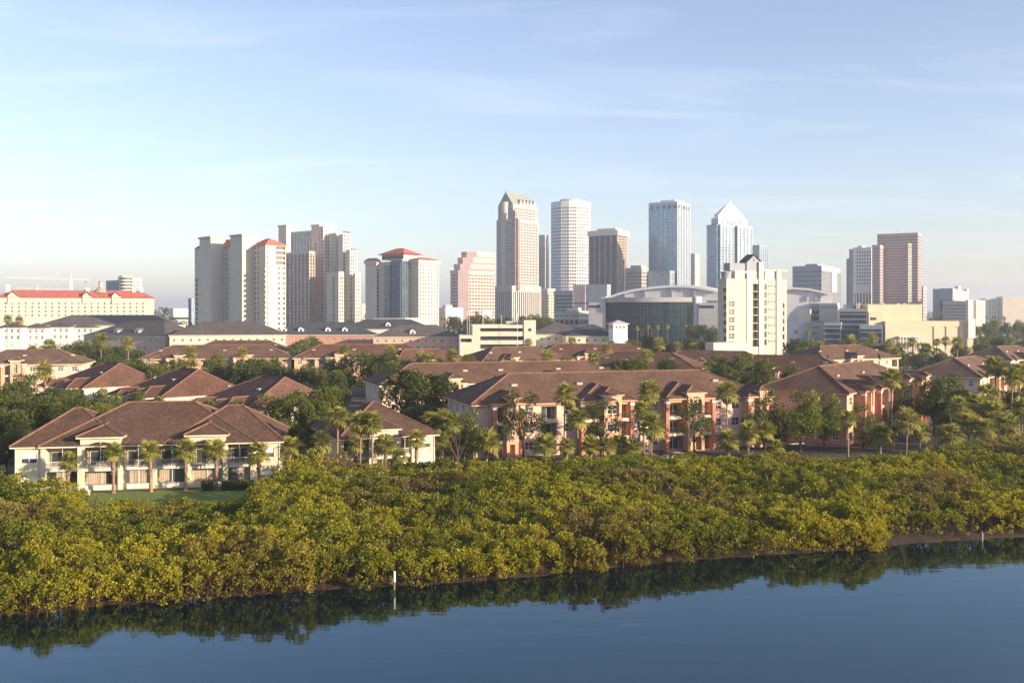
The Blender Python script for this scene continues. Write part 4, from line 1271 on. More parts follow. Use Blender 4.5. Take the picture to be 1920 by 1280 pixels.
def palm(px, ycrown, D, wpx, label, group, kind='sabal', n=22, dead=4, single=True, z=GZ):
    x, y = at(px, D)
    h = zy(ycrown, D) - z
    sc = (wpx / FPX * D) / 2.75
    seed = int(px * 13 + D)
    g = random.Random(seed)
    root = thing('palm_tree', label, 'palm tree', (x, y, z), g.uniform(0, 6.28), group)
    me, lean = palm_trunk(kind, max(h, .8), seed)
    link('trunk', me, root)
    if single:
        for az, el, s, dd in frond_set(g, n, dead):
            o = link('dead_frond' if dd else 'frond', g.choice(DEADS) if dd else g.choice(FRONDS), root, (lean, 0, max(h, .8) - .05))
            o.rotation_euler = (0, -el, az); k = s * sc; o.scale = (k, k, k)
    else:
        o = link('crown', g.choice(CROWNS), root, (lean, 0, max(h, .8))); o.scale = (sc, sc, sc)
    return root
def palm_row(where, group, spec, single=True, adj='palm'):
    spec = sorted(spec, key=lambda s: s[0])
    for k, s in enumerate(spec):
        px, yc, D, w, kind = s[:5]
        dead = s[5] if len(s) > 5 else (4 if kind == 'sabal' else 6)
        size = 'stout' if kind == 'sabal' else 'tall slender'
        if len(spec) == 1: lb = f'{size} {adj} {where}'
        else: lb = f'{size} {adj}, {ORD[k] if k < len(spec) - 1 else "last"} from the left {where}'
        palm(px, yc, D, w, lb, group, kind, dead=dead, single=single)
palm_row('in the line before the long cream house', 'palms before the long cream house',
         [(128, 866, 136.5, 38, 'sabal'), (213, 850, 138.6, 40, 'sabal'), (283, 846, 139.6, 42, 'sabal'), (348, 845, 140.6, 44, 'sabal'), (406, 845, 141.4, 46, 'sabal'), (485, 850, 142.6, 44, 'sabal')])
palm_row('between the two cream houses', 'palms by the smaller cream house', [(542, 838, 147, 42, 'sabal'), (560, 845, 150, 34, 'sabal')])
palm_row('in the group before the smaller cream house', 'palms by the smaller cream house',
         [(604, 830, 148, 44, 'sabal'), (633, 785, 146, 48, 'washington'), (667, 834, 150, 36, 'sabal'), (676, 795, 147, 46, 'washington'), (698, 796, 146.5, 48, 'washington'), (723, 836, 150, 44, 'sabal'), (750, 856, 146, 34, 'sabal'), (781, 824, 152, 40, 'sabal')])
palm_row('at the left end of the central apartments', 'palms at the central apartments', [(812, 793, 165, 46, 'sabal'), (830, 788, 167, 48, 'sabal'), (848, 796, 163, 44, 'sabal'), (828, 825, 160, 36, 'sabal')])
palm_row('in the line before the central salmon apartments', 'palms at the central apartments',
         [(912, 832, 158, 56, 'sabal', 1), (1023, 838, 160, 50, 'sabal', 1), (1057, 742, 165, 46, 'washington', 9), (1062, 838, 162, 36, 'sabal'), (1083, 786, 164, 44, 'washington'), (1108, 836, 163, 40, 'sabal'), (1140, 838, 163, 36, 'sabal'), (1161, 834, 165, 40, 'sabal'), (1186, 840, 163, 36, 'sabal'),
          (1207, 772, 168, 42, 'washington', 8), (1217, 735, 172, 46, 'washington', 8), (1222, 802, 164, 56, 'washington', 10), (1363, 738, 174, 48, 'washington', 6), (1366, 826, 170, 42, 'sabal'), (1402, 812, 172, 44, 'sabal'), (1434, 810, 174, 44, 'sabal'), (1453, 838, 172, 32, 'sabal')])
palm_row('by the drive before the right-hand salmon block', 'palms at the right-hand block',
         [(1590, 786, 162, 34, 'washington', 16), (1624, 820, 182, 36, 'sabal'), (1650, 815, 178, 42, 'sabal'), (1663, 822, 180, 34, 'sabal'), (1672, 713, 190, 40, 'washington', 5), (1700, 792, 172, 52, 'washington', 12), (1724, 810, 174, 44, 'washington', 9)])
palm_row('in the crowded palm grove at the right edge', 'palms in the right-hand grove',
         [(1782, 818, 176, 50, 'sabal'), (1798, 768, 184, 48, 'washington', 6), (1816, 796, 180, 46, 'washington', 8), (1832, 762, 188, 48, 'washington', 8), (1850, 742, 192, 46, 'washington', 6), (1862, 776, 184, 50, 'washington', 8), (1866, 690, 206, 44, 'washington', 4), (1888, 800, 180, 50, 'sabal'), (1896, 708, 200, 40, 'washington', 8),
          (1910, 702, 202, 42, 'washington', 8), (1903, 705, 204, 36, 'washington', 6), (1915, 770, 188, 50, 'washington', 8), (1846, 806, 178, 44, 'sabal')])
palm_row('standing above the wood at the left', 'palms in the left-hand wood', [(190, 640, 330, 34, 'washington'), (241, 646, 330, 28, 'washington'), (86, 698, 240, 40, 'sabal'), (358, 690, 250, 36, 'sabal'), (60, 660, 360, 26, 'sabal'), (92, 648, 390, 26, 'sabal')], single=False)
palm_row('among the brown roofs of the third line', 'palms among the far roofs',
         [(358, 660, 325, 26, 'washington'), (457, 662, 325, 24, 'washington'), (646, 656, 330, 24, 'washington'), (732, 660, 310, 26, 'sabal'), (790, 672, 270, 28, 'sabal'), (808, 676, 266, 28, 'sabal'), (851, 668, 268, 28, 'sabal'), (1025, 672, 270, 34, 'sabal'), (1112, 674, 268, 30, 'sabal'), (1213, 670, 266, 30, 'sabal'), (990, 644, 360, 20, 'sabal'), (1074, 642, 365, 22, 'sabal'), (1136, 654, 340, 24, 'sabal')], single=False)
palm_row('in the belt below the arena', 'palms below the arena',
         [(1195, 616, 640, 9, 'washington'), (1215, 613, 640, 9, 'washington'), (1233, 614, 640, 9, 'washington'), (1252, 612, 640, 9, 'washington'), (1287, 614, 640, 10, 'washington'), (1235, 646, 420, 26, 'sabal'), (1268, 650, 410, 18, 'sabal'), (1300, 652, 400, 20, 'sabal')], single=False)
palm_row('in the belt below the yellow hall', 'palms below the yellow building',
         [(1493, 622, 480, 10, 'washington'), (1517, 622, 480, 10, 'washington'), (1595, 640, 420, 24, 'sabal'), (1636, 636, 420, 24, 'sabal'), (1668, 646, 400, 22, 'sabal'), (1712, 642, 410, 20, 'sabal'), (1756, 642, 410, 16, 'washington'), (1772, 640, 410, 20, 'washington'), (1794, 644, 400, 26, 'sabal'), (1540, 650, 380, 20, 'sabal'), (1680, 660, 360, 20, 'sabal')], single=False)
palm_row('beside the pale hotel at the left edge', 'palms by the left hotel', [(14, 600, 560, 20, 'washington'), (38, 602, 560, 20, 'washington')], single=False)
# ------------------------------------------------------------------ the city
class Tower:
    """a building seen by its corner: local x runs along the lit right face, local y along the shaded left face"""
    def __init__(s, name, label, cat, theta, xc, D, group=None):
        s.D = D; t = R(theta)
        s.uR = Vector((math.sin(t), math.cos(t))); s.uL = Vector((-math.cos(t), math.sin(t)))
        s.C = Vector(at(xc, D))
        s.o = thing(name, label, cat, (s.C.x, s.C.y, GZ), PI / 2 - t, group)
    def blk(s, xl, xc, xr, dD=0.0):
        P = Vector(at(xc, s.D + dD))
        def ln(px, u):
            k = (px - 960) / FPX
            den = u.x - k * u.y
            t = (k * P.y - P.x) / den if abs(den) > 1e-4 else 20
            return t if 0 < t < 160 else 30.0
        L, Rr = ln(xl, s.uL), ln(xr, s.uR)
        d = P - s.C
        x0, y0 = d.dot(s.uR), d.dot(s.uL)
        return (x0, x0 + Rr, y0, y0 + L)
    def z(s, y, dD=0.0):
        return zy(y, s.D + dD) - GZ
    def box(s, name, b, z0, z1, mat, grow=0.0):
        mb = MB(); mb.box(b[0] - grow, b[1] + grow, b[2] - grow, b[3] + grow, z0, z1)
        return mb.build(name, mat, s.o)
    def grid(s, b, z0, z1, nf, nx, ny, band=None, pier=None, glz=None, bf=0.4, pf=0.4, proud=0.45, pier_out=0.06, top=True, topm=None):
        """glazed core with a slab edge at each floor and piers between the bays"""
        x0, x1, y0, y1 = b
        core = MB(); core.box(x0 + proud, x1 - proud, y0 + proud, y1 - proud, z0, z1 - .2); core.build('glazing', glz, s.o)
        fh = (z1 - z0) / nf
        if band:
            mb = MB(); mb.box(x0, x1, y0, y1, 0, fh * bf); me = mb.mesh('floor_band', band)
            for k in range(nf): link('floor_band', me, s.o, (0, 0, z0 + k * fh))
        if pier:
            if nx:
                bw = (x1 - x0) / nx; w = bw * pf
                mb = MB(); mb.box(-w / 2, w / 2, -pier_out, proud + .1, 0, z1 - z0 - .1); me = mb.mesh('pier', pier)
                for k in range(nx + 1):
                    c = min(max(x0 + bw * k, x0 + w / 2 - pier_out), x1 - w / 2 + pier_out); link('pier', me, s.o, (c, y0, z0))
            if ny:
                bw = (y1 - y0) / ny; w = bw * pf
                mb = MB(); mb.box(-pier_out, proud + .1, -w / 2, w / 2, 0, z1 - z0 - .1); me = mb.mesh('pier', pier)
                for k in range(1, ny + 1):
                    c = min(y0 + bw * k, y1 - w / 2 + pier_out); link('pier', me, s.o, (x0, c, z0))
        if top:
            mb = MB(); mb.box(x0 - .1, x1 + .1, y0 - .1, y1 + .1, z1 - fh * .45, z1 + .6); mb.build('parapet', topm or band or pier, s.o)
    def punch(s, b, z0, z1, opsR, opsL, mat, win=True, frame=None, rows=1, dep=0.35, split=True, matL=None):
        x0, x1, y0, y1 = b
        mb = MB()
        R_ = [o if len(o) > 4 else (*o, dep) for o in opsR]; L_ = [o if len(o) > 4 else (*o, dep) for o in opsL]
        wall(mb, (x0, y0), 0.0, x1 - x0, z0, z1, R_, back_mi=1); wall(mb, (x0, y1), -PI / 2, y1 - y0, z0, z1, L_, mi=0, back_mi=1)
        wall(mb, (x1, y0), PI / 2, y1 - y0, z0, z1, []); wall(mb, (x1, y1), PI, x1 - x0, z0, z1, [])
        mb.poly([(x0, y0, z1), (x1, y0, z1), (x1, y1, z1), (x0, y1, z1)])
        mb.build('wall', [mat, M_INTERIOR], s.o)
        if win:
            for org, ang, ops in (((x0, y0), 0.0, R_), ((x0, y1), -PI / 2, L_)):
                for o in ops: window(s.o, org, ang, o[0], o[1], o[2], o[3], o[4], frame=frame or M_DARKFRAME, rows=rows, split=split, glassm=M_CITYGLASS)
    def hiproof(s, b, z, rise, mat, over=0.8, name='roof', ridge_in=None):
        x0, x1, y0, y1 = b[0] - over, b[1] + over, b[2] - over, b[3] + over
        ax = 'x' if (x1 - x0) > (y1 - y0) else 'y'
        half = min(x1 - x0, y1 - y0) / 2
        pl, ln, zr = hip(x0, x1, y0, y1, z, rise / half, ax)
        mb = MB()
        for p in pl: mb.poly(p)
        mb.poly([(x0, y1, z - .03), (x1, y1, z - .03), (x1, y0, z - .03), (x0, y0, z - .03)])
        return mb.build(name, mat, s.o)
def cols(w, cs, n, z0, fh, ww, wh, sill=0.9, skip=()):
    """window openings: a column at each fraction in cs, n storeys"""
    return [(w * c - ww / 2, w * c + ww / 2, z0 + f * fh + sill, z0 + f * fh + sill + wh) for c in cs for f in range(n) if (c, f) not in skip]
M_DARKFRAME = plain('bronze_frame', (0.10, 0.085, 0.07), .5)
M_CITYGLASS = glass('city_window', (0.085, 0.09, 0.10), rough=.12, var=1.2)
G_BLUE = glass('blue_curtain_glass', (0.22, 0.34, 0.46), rough=.18, metal=.30, cell=(3.2, 3.2, 3.9), var=.35)
G_PALE = glass('pale_curtain_glass', (0.27, 0.36, 0.45), rough=.16, metal=.5, cell=(3.2, 3.2, 3.9), var=.3)
G_DARK = glass('dark_curtain_glass', (0.035, 0.045, 0.060), rough=.22, metal=.0, spec=.3, cell=(2.2, 2.2, 3.9), var=.7)
G_TEAL = glass('teal_curtain_glass', (0.05, 0.10, 0.125), rough=.12, metal=.12, cell=(3.0, 3.0, 3.4), var=.6)
G_BRONZE = glass('bronze_glass', (0.13, 0.095, 0.095), rough=.18, metal=.2, cell=(2.5, 2.5, 3.6), var=.6)
C_CREAM = stucco('tower_cream', (0.59, 0.54, 0.45), var=.06, scale=.1)
C_WARM = stucco('tower_warm_white', (0.63, 0.58, 0.49), var=.06, scale=.1)
C_GREY = stucco('tower_warm_grey', (0.52, 0.47, 0.42), var=.06, scale=.1)
C_PEACH = stucco('tower_peach', (0.74, 0.60, 0.49), var=.06, scale=.1)
C_MAUVE = stucco('tower_mauve_brown', (0.46, 0.36, 0.33), var=.08, scale=.1)
C_PINK = stucco('pink_granite', (0.62, 0.42, 0.38), var=.08, scale=.1)
C_MAUVEPANEL = stucco('mauve_granite', (0.48, 0.36, 0.36), var=.08, scale=.1)
C_STONE = stucco('tower_stone', (0.47, 0.44, 0.41), var=.06, scale=.1)
C_WHITE = stucco('tower_white', (0.67, 0.67, 0.66), var=.05, scale=.1)
C_CONC = stucco('city_concrete', (0.40, 0.39, 0.38), var=.1, scale=.1)
C_BROWN = stucco('tower_brown', (0.36, 0.29, 0.25), var=.08, scale=.1)
C_COPPER = stucco('grey_green_copper', (0.23, 0.26, 0.24), var=.1, scale=.15)
C_YELLOW = stucco('yellow_stucco_hall', (0.60, 0.50, 0.36), var=.06, scale=.1)
C_REDTILE = stucco('coral_roof', (0.56, 0.17, 0.11), var=.14, scale=.2)
C_METAL = plain('pale_metal_roof', (0.66, 0.66, 0.67), .45, .2)
C_BLUEGREY = stucco('blue_grey_panel', (0.28, 0.32, 0.37), var=.08, scale=.1)

C_COOL = stucco('cool_white_panel', (.46, .53, .60), var=.05, scale=.1)
C_DKPANEL = plain('dark_panel', (.06, .075, .08), .5)
# twin-slab condominium with coral roofs
T = Tower('condominium_tower', 'tall cream twin-slab condominium tower with coral roofs', 'tower', 47, 454, 640)
fh = 3.25
n = int(T.z(458) / fh)
b = T.blk(470, 498, 536, -6); Rw, Lw = b[1] - b[0], b[3] - b[2]; zt = T.z(460)
z0 = zt - n * fh
opsR = cols(Rw, (.10,), n, z0, fh, 1.2, 1.5) + cols(Rw, (.66, .90), n - 4, z0, fh, 2.0, 1.6) + [(Rw * .48, Rw * .97, z0 + f * fh + .55, z0 + f * fh + 2.7, 1.2, True) for f in range(n - 4, n)]
opsL = cols(Lw, (.30, .52), n, z0, fh, 1.6, 1.7)
T.punch(b, 0, zt, opsR, opsL, C_WARM)
T.hiproof(b, zt + .05, T.z(446) - zt, C_REDTILE)
bl = MB()                                              # corner balconies, one slab with a parapet each
bl.box(-1.3, 3.2, -1.3, 3.2, 0, .25); bl.box(-1.3, 3.2, -1.3, -1.15, .25, 1.2); bl.box(-1.3, -1.15, -1.15, 3.2, .25, 1.2)
me_b = bl.mesh('balcony', C_CREAM)
for f in range(n - 4): link('balcony', me_b, T.o, (b[0] + .0, b[2] + .0, z0 + f * fh))
b2 = T.blk(432, 454, 480); T.box('lift_slab', b2, 0, T.z(441), C_CREAM); T.box('cornice', b2, T.z(441), T.z(438.5), C_GREY, .8)
b3 = T.blk(374, 395, 423, 22); T.box('lift_slab', b3, 0, T.z(446, 22), C_CREAM); T.box('cornice', b3, T.z(446, 22), T.z(442.5, 22), C_GREY, .8)
b4 = T.blk(408, 436, 452, 20); Lw = b4[3] - b4[2]; zt4 = T.z(463, 20)
T.punch(b4, 0, zt4, [], cols(Lw, (.32, .62), n, zt4 - n * fh, fh, 1.7, 1.7), C_CREAM); T.hiproof(b4, zt4 + .05, T.z(447, 20) - zt4, C_REDTILE, .5)
b5 = T.blk(365, 378, 392, 34); T.punch(b5, 0, T.z(465, 34), [], [(1.5, 4.5, T.z(465, 34) - (f + 1) * fh, T.z(465, 34) - (f + 1) * fh + 2.2, 1.0, True) for f in range(6, n - 1)], C_CREAM)
T.hiproof(b5, T.z(465, 34) + .05, 2.5, M_SLATE, .2)

# large stepped hotel with masts
T = Tower('hotel_tower', 'broad stepped cream and peach hotel tower with roof masts', 'tower', 40, 600, 930)
def strip(b, z0, z1, nf, nx, ny, wallm, pierm, glz, **k):
    T.grid(b, z0, z1, nf, nx, ny, wallm, pierm, glz, **k)
b = T.blk(541, 588, 604, 12); strip(b, T.z(560), T.z(431), 20, 3, 8, None, C_WARM, G_PALE, pf=.5, topm=C_WARM); T.box('frieze', b, T.z(446), T.z(442), C_WARM, .25)
for xl, xc, xr, yt in ((522, 537, 545, 424), (584, 599, 606, 423)):
    bb = T.blk(xl, xc, xr, -4); T.punch(bb, 0, T.z(yt, -4), [], cols(bb[3] - bb[2], (.5,), 26, 3, 3.4, 2.2, 1.9), C_PEACH); T.box('cornice', bb, T.z(yt, -4), T.z(yt, -4) + 1.4, C_PEACH, .5)
b = T.blk(537, 580, 590, -26); strip(b, 0, T.z(472, -26), 26, 2, 6, C_MAUVE, C_PEACH, G_BRONZE, bf=.22, pf=.16, pier_out=.35, topm=C_WARM)
b = T.blk(596, 606, 622, -8); strip(b, 0, T.z(425, -8), 34, 4, 2, C_PEACH, C_PEACH, G_TEAL, bf=.45, pf=.5, topm=C_PEACH)
b = T.blk(617, 630, 641, -14); strip(b, 0, T.z(438, -14), 32, 3, 3, C_WARM, C_WARM, G_TEAL, bf=.45, pf=.6)
b = T.blk(634, 643, 657, -22); Rw = b[1] - b[0]; T.punch(b, 0, T.z(439, -22), cols(Rw, (.18, .5, .8), 30, 2, 3.3, 1.7, 1.7), [], C_WARM)
b = T.blk(648, 656, 670, -30); Rw = b[1] - b[0]; T.punch(b, 0, T.z(468, -30), cols(Rw, (.2, .5, .8), 25, 2, 3.3, 1.7, 1.7), [], C_WARM)
b = T.blk(662, 666, 676, -36); Rw = b[1] - b[0]; T.punch(b, 0, T.z(512, -36), cols(Rw, (.3, .7), 17, 2, 3.3, 1.7, 1.7), [], C_WARM)
b = T.blk(612, 635, 645, -44); Rw = b[1] - b[0]; Lw = b[3] - b[2]
T.punch(b, 0, T.z(509, -44), cols(Rw, (.3, .7), 17, 2, 3.3, 1.8, 1.7), cols(Lw, (.6,), 17, 2, 3.3, 2.4, 2.4), C_CREAM)
for px in (527, 533, 538, 549, 556, 564, 589, 595, 601, 612, 618, 624, 630):
    mb = MB(); bb = T.blk(px - 2, px, px + 2, 0)
    mb.tube([(bb[0] + 1, bb[2] + 1, T.z(431)), (bb[0] + 1, bb[2] + 1, T.z(417 + (px % 3)))], [.55, .35], 6); mb.build('roof_mast', C_WHITE, T.o)

# hotel with a teal glass centre and red hip roofs
T = Tower('hotel_tower', 'beige hotel tower with teal glass centre and wide red roof', 'tower', 38, 785, 800)
b = T.blk(764, 785, 823); Rw = b[1] - b[0]; zt = T.z(492); fh = 3.0; n = 18
T.punch(b, 0, zt, cols(Rw, (.09, .22, .35, .49, .64, .80, .92), n, zt - n * fh - 1, fh, 1.3, 1.5), [], C_CREAM)
T.box('cornice', b, zt, zt + 2.2, C_WARM, .9); T.hiproof(b, zt + 2.25, T.z(482) - zt - 2, M_RED, 1.4)
b = T.blk(685, 706, 711, 18); zt = T.z(494, 18); Rw = b[1] - b[0]
T.punch(b, 0, zt, cols(Rw, (.5,), n, zt - n * fh - 1, fh, 2.0, 1.7), [], C_CREAM); T.box('cornice', b, zt, zt + 2.2, C_WARM, .9); T.hiproof(b, zt + 2.25, T.z(484, 18) - zt - 2, M_RED, 1.2)
b = T.blk(706, 766, 786, 24); T.box('wall', b, 0, T.z(489, 24), C_PEACH)
b = T.blk(719, 731, 740, 6); T.grid(b, 4, T.z(495, 6), 30, 2, 2, C_GREY, None, G_TEAL, bf=.12)
b = T.blk(733, 754, 766, -2); T.grid(b, 4, T.z(487, -2), 32, 4, 6, C_BLUEGREY, C_BLUEGREY, G_TEAL, bf=.10, pf=.07, pier_out=.15)
b = T.blk(718, 757, 782, 8); T.box('crown_band', b, T.z(486, 8), T.z(476.5, 8), C_WARM, .6)
for k in range(9):
    t = b[2] + (b[3] - b[2]) * (k + .5) / 9
    mb = MB(); mb.box(b[0] - .75, b[0] - .55, t - 1.1, t + 1.1, T.z(484.5, 8), T.z(479, 8)); mb.build('arched_opening', M_DARKFRAME, T.o)
T.hiproof(b, T.z(476, 8), T.z(463.5, 8) - T.z(476, 8), M_RED, 3.5)

# pink stepped tower with a cut corner
T = Tower('office_tower', 'pink granite office tower that steps down to the left', 'tower', 45, 868, 1170)
steps_ = [(844, 868, 928, 508, -18), (851, 872, 928, 496, -9), (858, 877, 928, 484, 0), (865, 884, 928, 473, 9)]
for k, (xl, xc, xr, yt, dD) in enumerate(steps_):
    x0, x1, y0, y1 = T.blk(xl, xc, xr, dD)
    ch = 9.0
    zb = 0 if k == 0 else T.z(steps_[k - 1][3] + 4)
    zt = T.z(yt, dD); nf = max(2, int((zt - zb) / 3.9)); fhh = (zt - zb) / nf
    def foot(i): return [(x0 + ch, y0 + i), (x1 - i, y0 + i), (x1 - i, y1 - i), (x0 + i, y1 - i), (x0 + i, y0 + ch)]
    mb = MB(); mb.prism(foot(.5), zb, zt - .3); mb.build('glazing', G_BRONZE, T.o)
    mb = MB(); mb.prism(foot(0), 0, fhh * .58); me = mb.mesh('floor_band', C_PINK)
    for f in range(nf): link('floor_band', me, T.o, (0, 0, zb + f * fhh))
    mb = MB(); mb.prism(foot(-.1), zt - fhh * .5, zt + 1.2); mb.build('parapet', C_PINK, T.o)
    mb = MB(); mb.prism([(x0 + ch - .5, y0 - .12), (x0 + ch + .3, y0 + .4), (x0 + .4, y0 + ch + .3), (x0 - .12, y0 + ch - .5)], zb, zt + .8); mb.build('corner_panel', C_MAUVEPANEL, T.o)
    nb = 9; mb = MB(); mb.box(-.55, .55, -.08, .6, 0, zt - zb - .2); me = mb.mesh('pier', C_PINK)
    for q in range(1, nb + 1): link('pier', me, T.o, (x0 + ch + (x1 - x0 - ch - .7) * q / nb, y0, zb))

# tall tower with the pointed copper roof
T = Tower('office_tower', 'tallest stone tower with steep pointed grey-green roof', 'tower', 40, 962, 1250)
b = T.blk(934, 962, 1007); ze = T.z(384)
T.grid(b, 0, ze, 44, 16, 10, C_STONE, C_STONE, G_DARK, bf=.38, pf=.42, topm=C_STONE)
b1 = T.blk(931, 961, 1010, -6); T.grid(b1, 0, T.z(412), 40, 17, 11, C_STONE, C_STONE, G_DARK, bf=.38, pf=.42)
b2 = T.blk(928, 960, 1014, -14); T.grid(b2, 0, T.z(537), 4, 14, 9, None, C_STONE, G_DARK, pf=.5, pier_out=.3, topm=C_STONE)
for px in (966, 971):                                    # saw-tooth notch in the lit face, its shade put in as mauve blocks
    bb = T.blk(px - 7, px, px + 5, -10); T.grid(bb, T.z(545), T.z(396 + (px - 966) * 3), 34, 2, 2, C_MAUVEPANEL, None, G_BRONZE, bf=.35)
x0, x1, y0, y1 = b
ym = (y0 + y1) / 2; zr = T.z(358)
mb = MB()
for pl in ([(x0, y0, ze), (x1, y0, ze), (x1 - 5, ym, zr), (x0, ym, zr)], [(x1, y1, ze), (x0, y1, ze), (x0, ym, zr), (x1 - 5, ym, zr)], [(x1, y0, ze), (x1, y1, ze), (x1 - 5, ym, zr)], [(x0, y1, ze), (x0, y0, ze), (x0, ym, zr)]): mb.poly(pl)
rf = mb.build('roof', C_COPPER, T.o)
for k in range(5):
    c = x0 + (x1 - x0) * (.32 + .14 * k)
    mb = MB(); w = (x1 - x0) * .065; zq = ze + (zr - ze) * .48
    mb.poly([(c - w, y0 - .3, ze + .2), (c + w, y0 - .3, ze + .2), (c + w, y0 - .3, ze + 2), (c, y0 - .3, zq), (c - w, y0 - .3, ze + 2)])
    mb.poly([(c + w, y0 - .3, ze + 2), (c + w, ym, ze + 2), (c, ym, zq), (c, y0 - .3, zq)]); mb.poly([(c - w, ym, ze + 2), (c - w, y0 - .3, ze + 2), (c, y0 - .3, zq), (c, ym, zq)])
    mb.build('gable_dormer', C_STONE, rf)
mb = MB(); cyl_y = y0 + (y1 - y0) * .5
mb.tube([(x0 - .5, cyl_y, 0), (x0 - .5, cyl_y, ze + 4)], 5.2, 20); mb.build('round_stair_tower', C_STONE, T.o, smooth=False)
mb = MB(); mb.tube([(x0 + .5, ym, zr - 1), (x0 + .5, ym, zr + 5)], [.5, .15], 6); mb.build('spire', C_COPPER, rf)
mb = MB(); mb.tube([(x1 - 5.5, ym, zr - 1), (x1 - 5.5, ym, zr + 3)], [.4, .15], 6); mb.build('spire', C_COPPER, rf)

T = Tower('office_tower', 'slim beige tower tucked behind the pointed tower', 'tower', 30, 1016, 1420)
b = T.blk(1002, 1022, 1029); T.grid(b, 0, T.z(460), 36, 3, 6, C_STONE, C_STONE, G_BRONZE, bf=.45, pf=.5); T.box('plant_room', b, T.z(460), T.z(440), C_STONE, -.3)

# white eight-sided tower
T = Tower('office_tower', 'white eight-sided tower with a window band on every floor', 'tower', 42, 1070, 1560)
xL, xR = at(1035, 1560)[0], at(1105, 1560)[0]; rad = (xR - xL) / 2 * 1.06
def ngon(r, n=16, cx=0., cyy=None):
    cyy = rad if cyy is None else cyy
    pts = []
    for k in range(8):
        for d in (-.17, .17):
            a = 2 * PI * (k + .5) / 8 + d * 1.2
            pts.append((r * math.cos(a), r * math.sin(a)))
    return pts
zt = T.z(386); nf = 38; fhh = zt / nf
mb = MB(); mb.prism(ngon(rad - .7), 0, zt - .4); mb.build('glazing', G_DARK, T.o)
mb = MB(); mb.prism(ngon(rad), 0, fhh * .56); me = mb.mesh('floor_band', C_WHITE)
for f in range(nf): link('floor_band', me, T.o, (0, 0, f * fhh))
mb = MB(); mb.box(-.5, .5, -.75, .02, 0, zt - .2); me = mb.mesh('pier', C_WHITE)
pts = ngon(rad); pm = MB()
for k in range(len(pts)):
    a, c = Vector(pts[k]), Vector(pts[(k + 1) % len(pts)])
    m_ = max(1, int((c - a).length / 3.2)); ang = math.atan2(c.y - a.y, c.x - a.x)
    for q in range(m_):
        p = a + (c - a) * (q / m_)
        if p.dot(Vector((-1, -1))) > -rad * .5: link('pier', me, T.o, (p.x, p.y, 0), ang + PI)
mb = MB(); mb.prism(ngon(rad + .2), zt - fhh * .4, zt + 4.5); mb.build('parapet', C_WHITE, T.o)
mb = MB(); mb.prism(ngon(rad * .55), zt + 4.4, zt + 9); mb.build('plant_room', C_CONC, T.o)

# dark tower with a cream cap
T = Tower('office_tower', 'dark glass tower with thin pale ribs and overhanging cream cap', 'tower', 32, 1157, 1290)
b = T.blk(1105, 1157, 1176); T.grid(b, 0, T.z(441), 34, 7, 0, C_BROWN, C_BROWN, G_DARK, bf=.4, pf=.45, top=False)
T.grid((b[0] - .9, b[1] - 1, b[2] + .3, b[3] + .3), 0, T.z(441), 34, 0, 5, None, C_STONE, G_DARK, pf=.07, pier_out=.5, top=False)
T.box('roof_cap', b, T.z(441), T.z(431), C_CREAM, 2.0)
bb = (b[0] + 6, b[1] - 5, b[2] + 5, b[3] - 8); T.box('plant_room', bb, T.z(431), T.z(426.5), C_CREAM)
mb = MB(); mb.tube([((bb[0] + bb[1]) / 2, (bb[2] + bb[3]) / 2, T.z(427)), ((bb[0] + bb[1]) / 2, (bb[2] + bb[3]) / 2, T.z(420))], .4, 5); mb.build('antenna', C_CONC, T.o)
T = Tower('office_block', 'low grey office block right of the dark tower', 'building', 30, 1202, 1300)
b = T.blk(1162, 1203, 1216); T.grid(b, 0, T.z(503), 18, 4, 8, C_CONC, C_CONC, G_BRONZE, bf=.5, pf=.3); T.box('plant_room', (b[0] + 3, b[1] - 2, b[2] + 2, b[3] - 14), T.z(503), T.z(497), C_CONC)

# pale glass tower
T = Tower('office_tower', 'pale blue glass tower with square notches along its top', 'tower', 32, 1270, 1330)
b = T.blk(1217, 1270, 1294); zt = T.z(378)
T.grid(b, 0, zt, 42, 8, 0, None, C_COOL, G_PALE, pf=.35, pier_out=.2, topm=C_COOL)
T.grid((b[0] - .2, b[1] - 1, b[2] + .6, b[3]), 0, zt - .5, 42, 0, 6, C_COOL, C_COOL, G_BLUE, bf=.10, pf=.10, pier_out=.5, top=False)
for k in range(5):
    t = b[2] + (b[3] - b[2]) * (k + .45) / 5
    mb = MB(); mb.box(b[0] - .45, b[0] + .3, t - 2.3, t + 1.6, T.z(390), T.z(384)); mb.build('roof_notch', M_DARKFRAME, T.o)
for k in range(5):
    t = b[0] + (b[1] - b[0]) * (k + .5) / 5
    mb = MB(); mb.box(t - 1.6, t + 1.6, b[2] - .3, b[2] + .3, T.z(390), T.z(384)); mb.build('roof_notch', M_DARKFRAME, T.o)
T.box('plant_room', (b[0] + 6, b[1] - 6, b[2] + 6, b[3] - 14), zt, zt + 3.5, C_WHITE)
b = T.blk(1202, 1256, 1264, -30); T.grid(b, 0, T.z(508, -30), 12, 3, 12, C_BLUEGREY, C_WHITE, G_BLUE, bf=.1, pf=.14, pier_out=.3)
T = Tower('apartment_tower', 'thin cream tower right of the pale glass tower', 'tower', 40, 1303, 1500)
b = T.blk(1295, 1303, 1311); T.grid(b, 0, T.z(476), 26, 3, 3, C_CREAM, C_CREAM, G_BLUE, bf=.5, pf=.5)

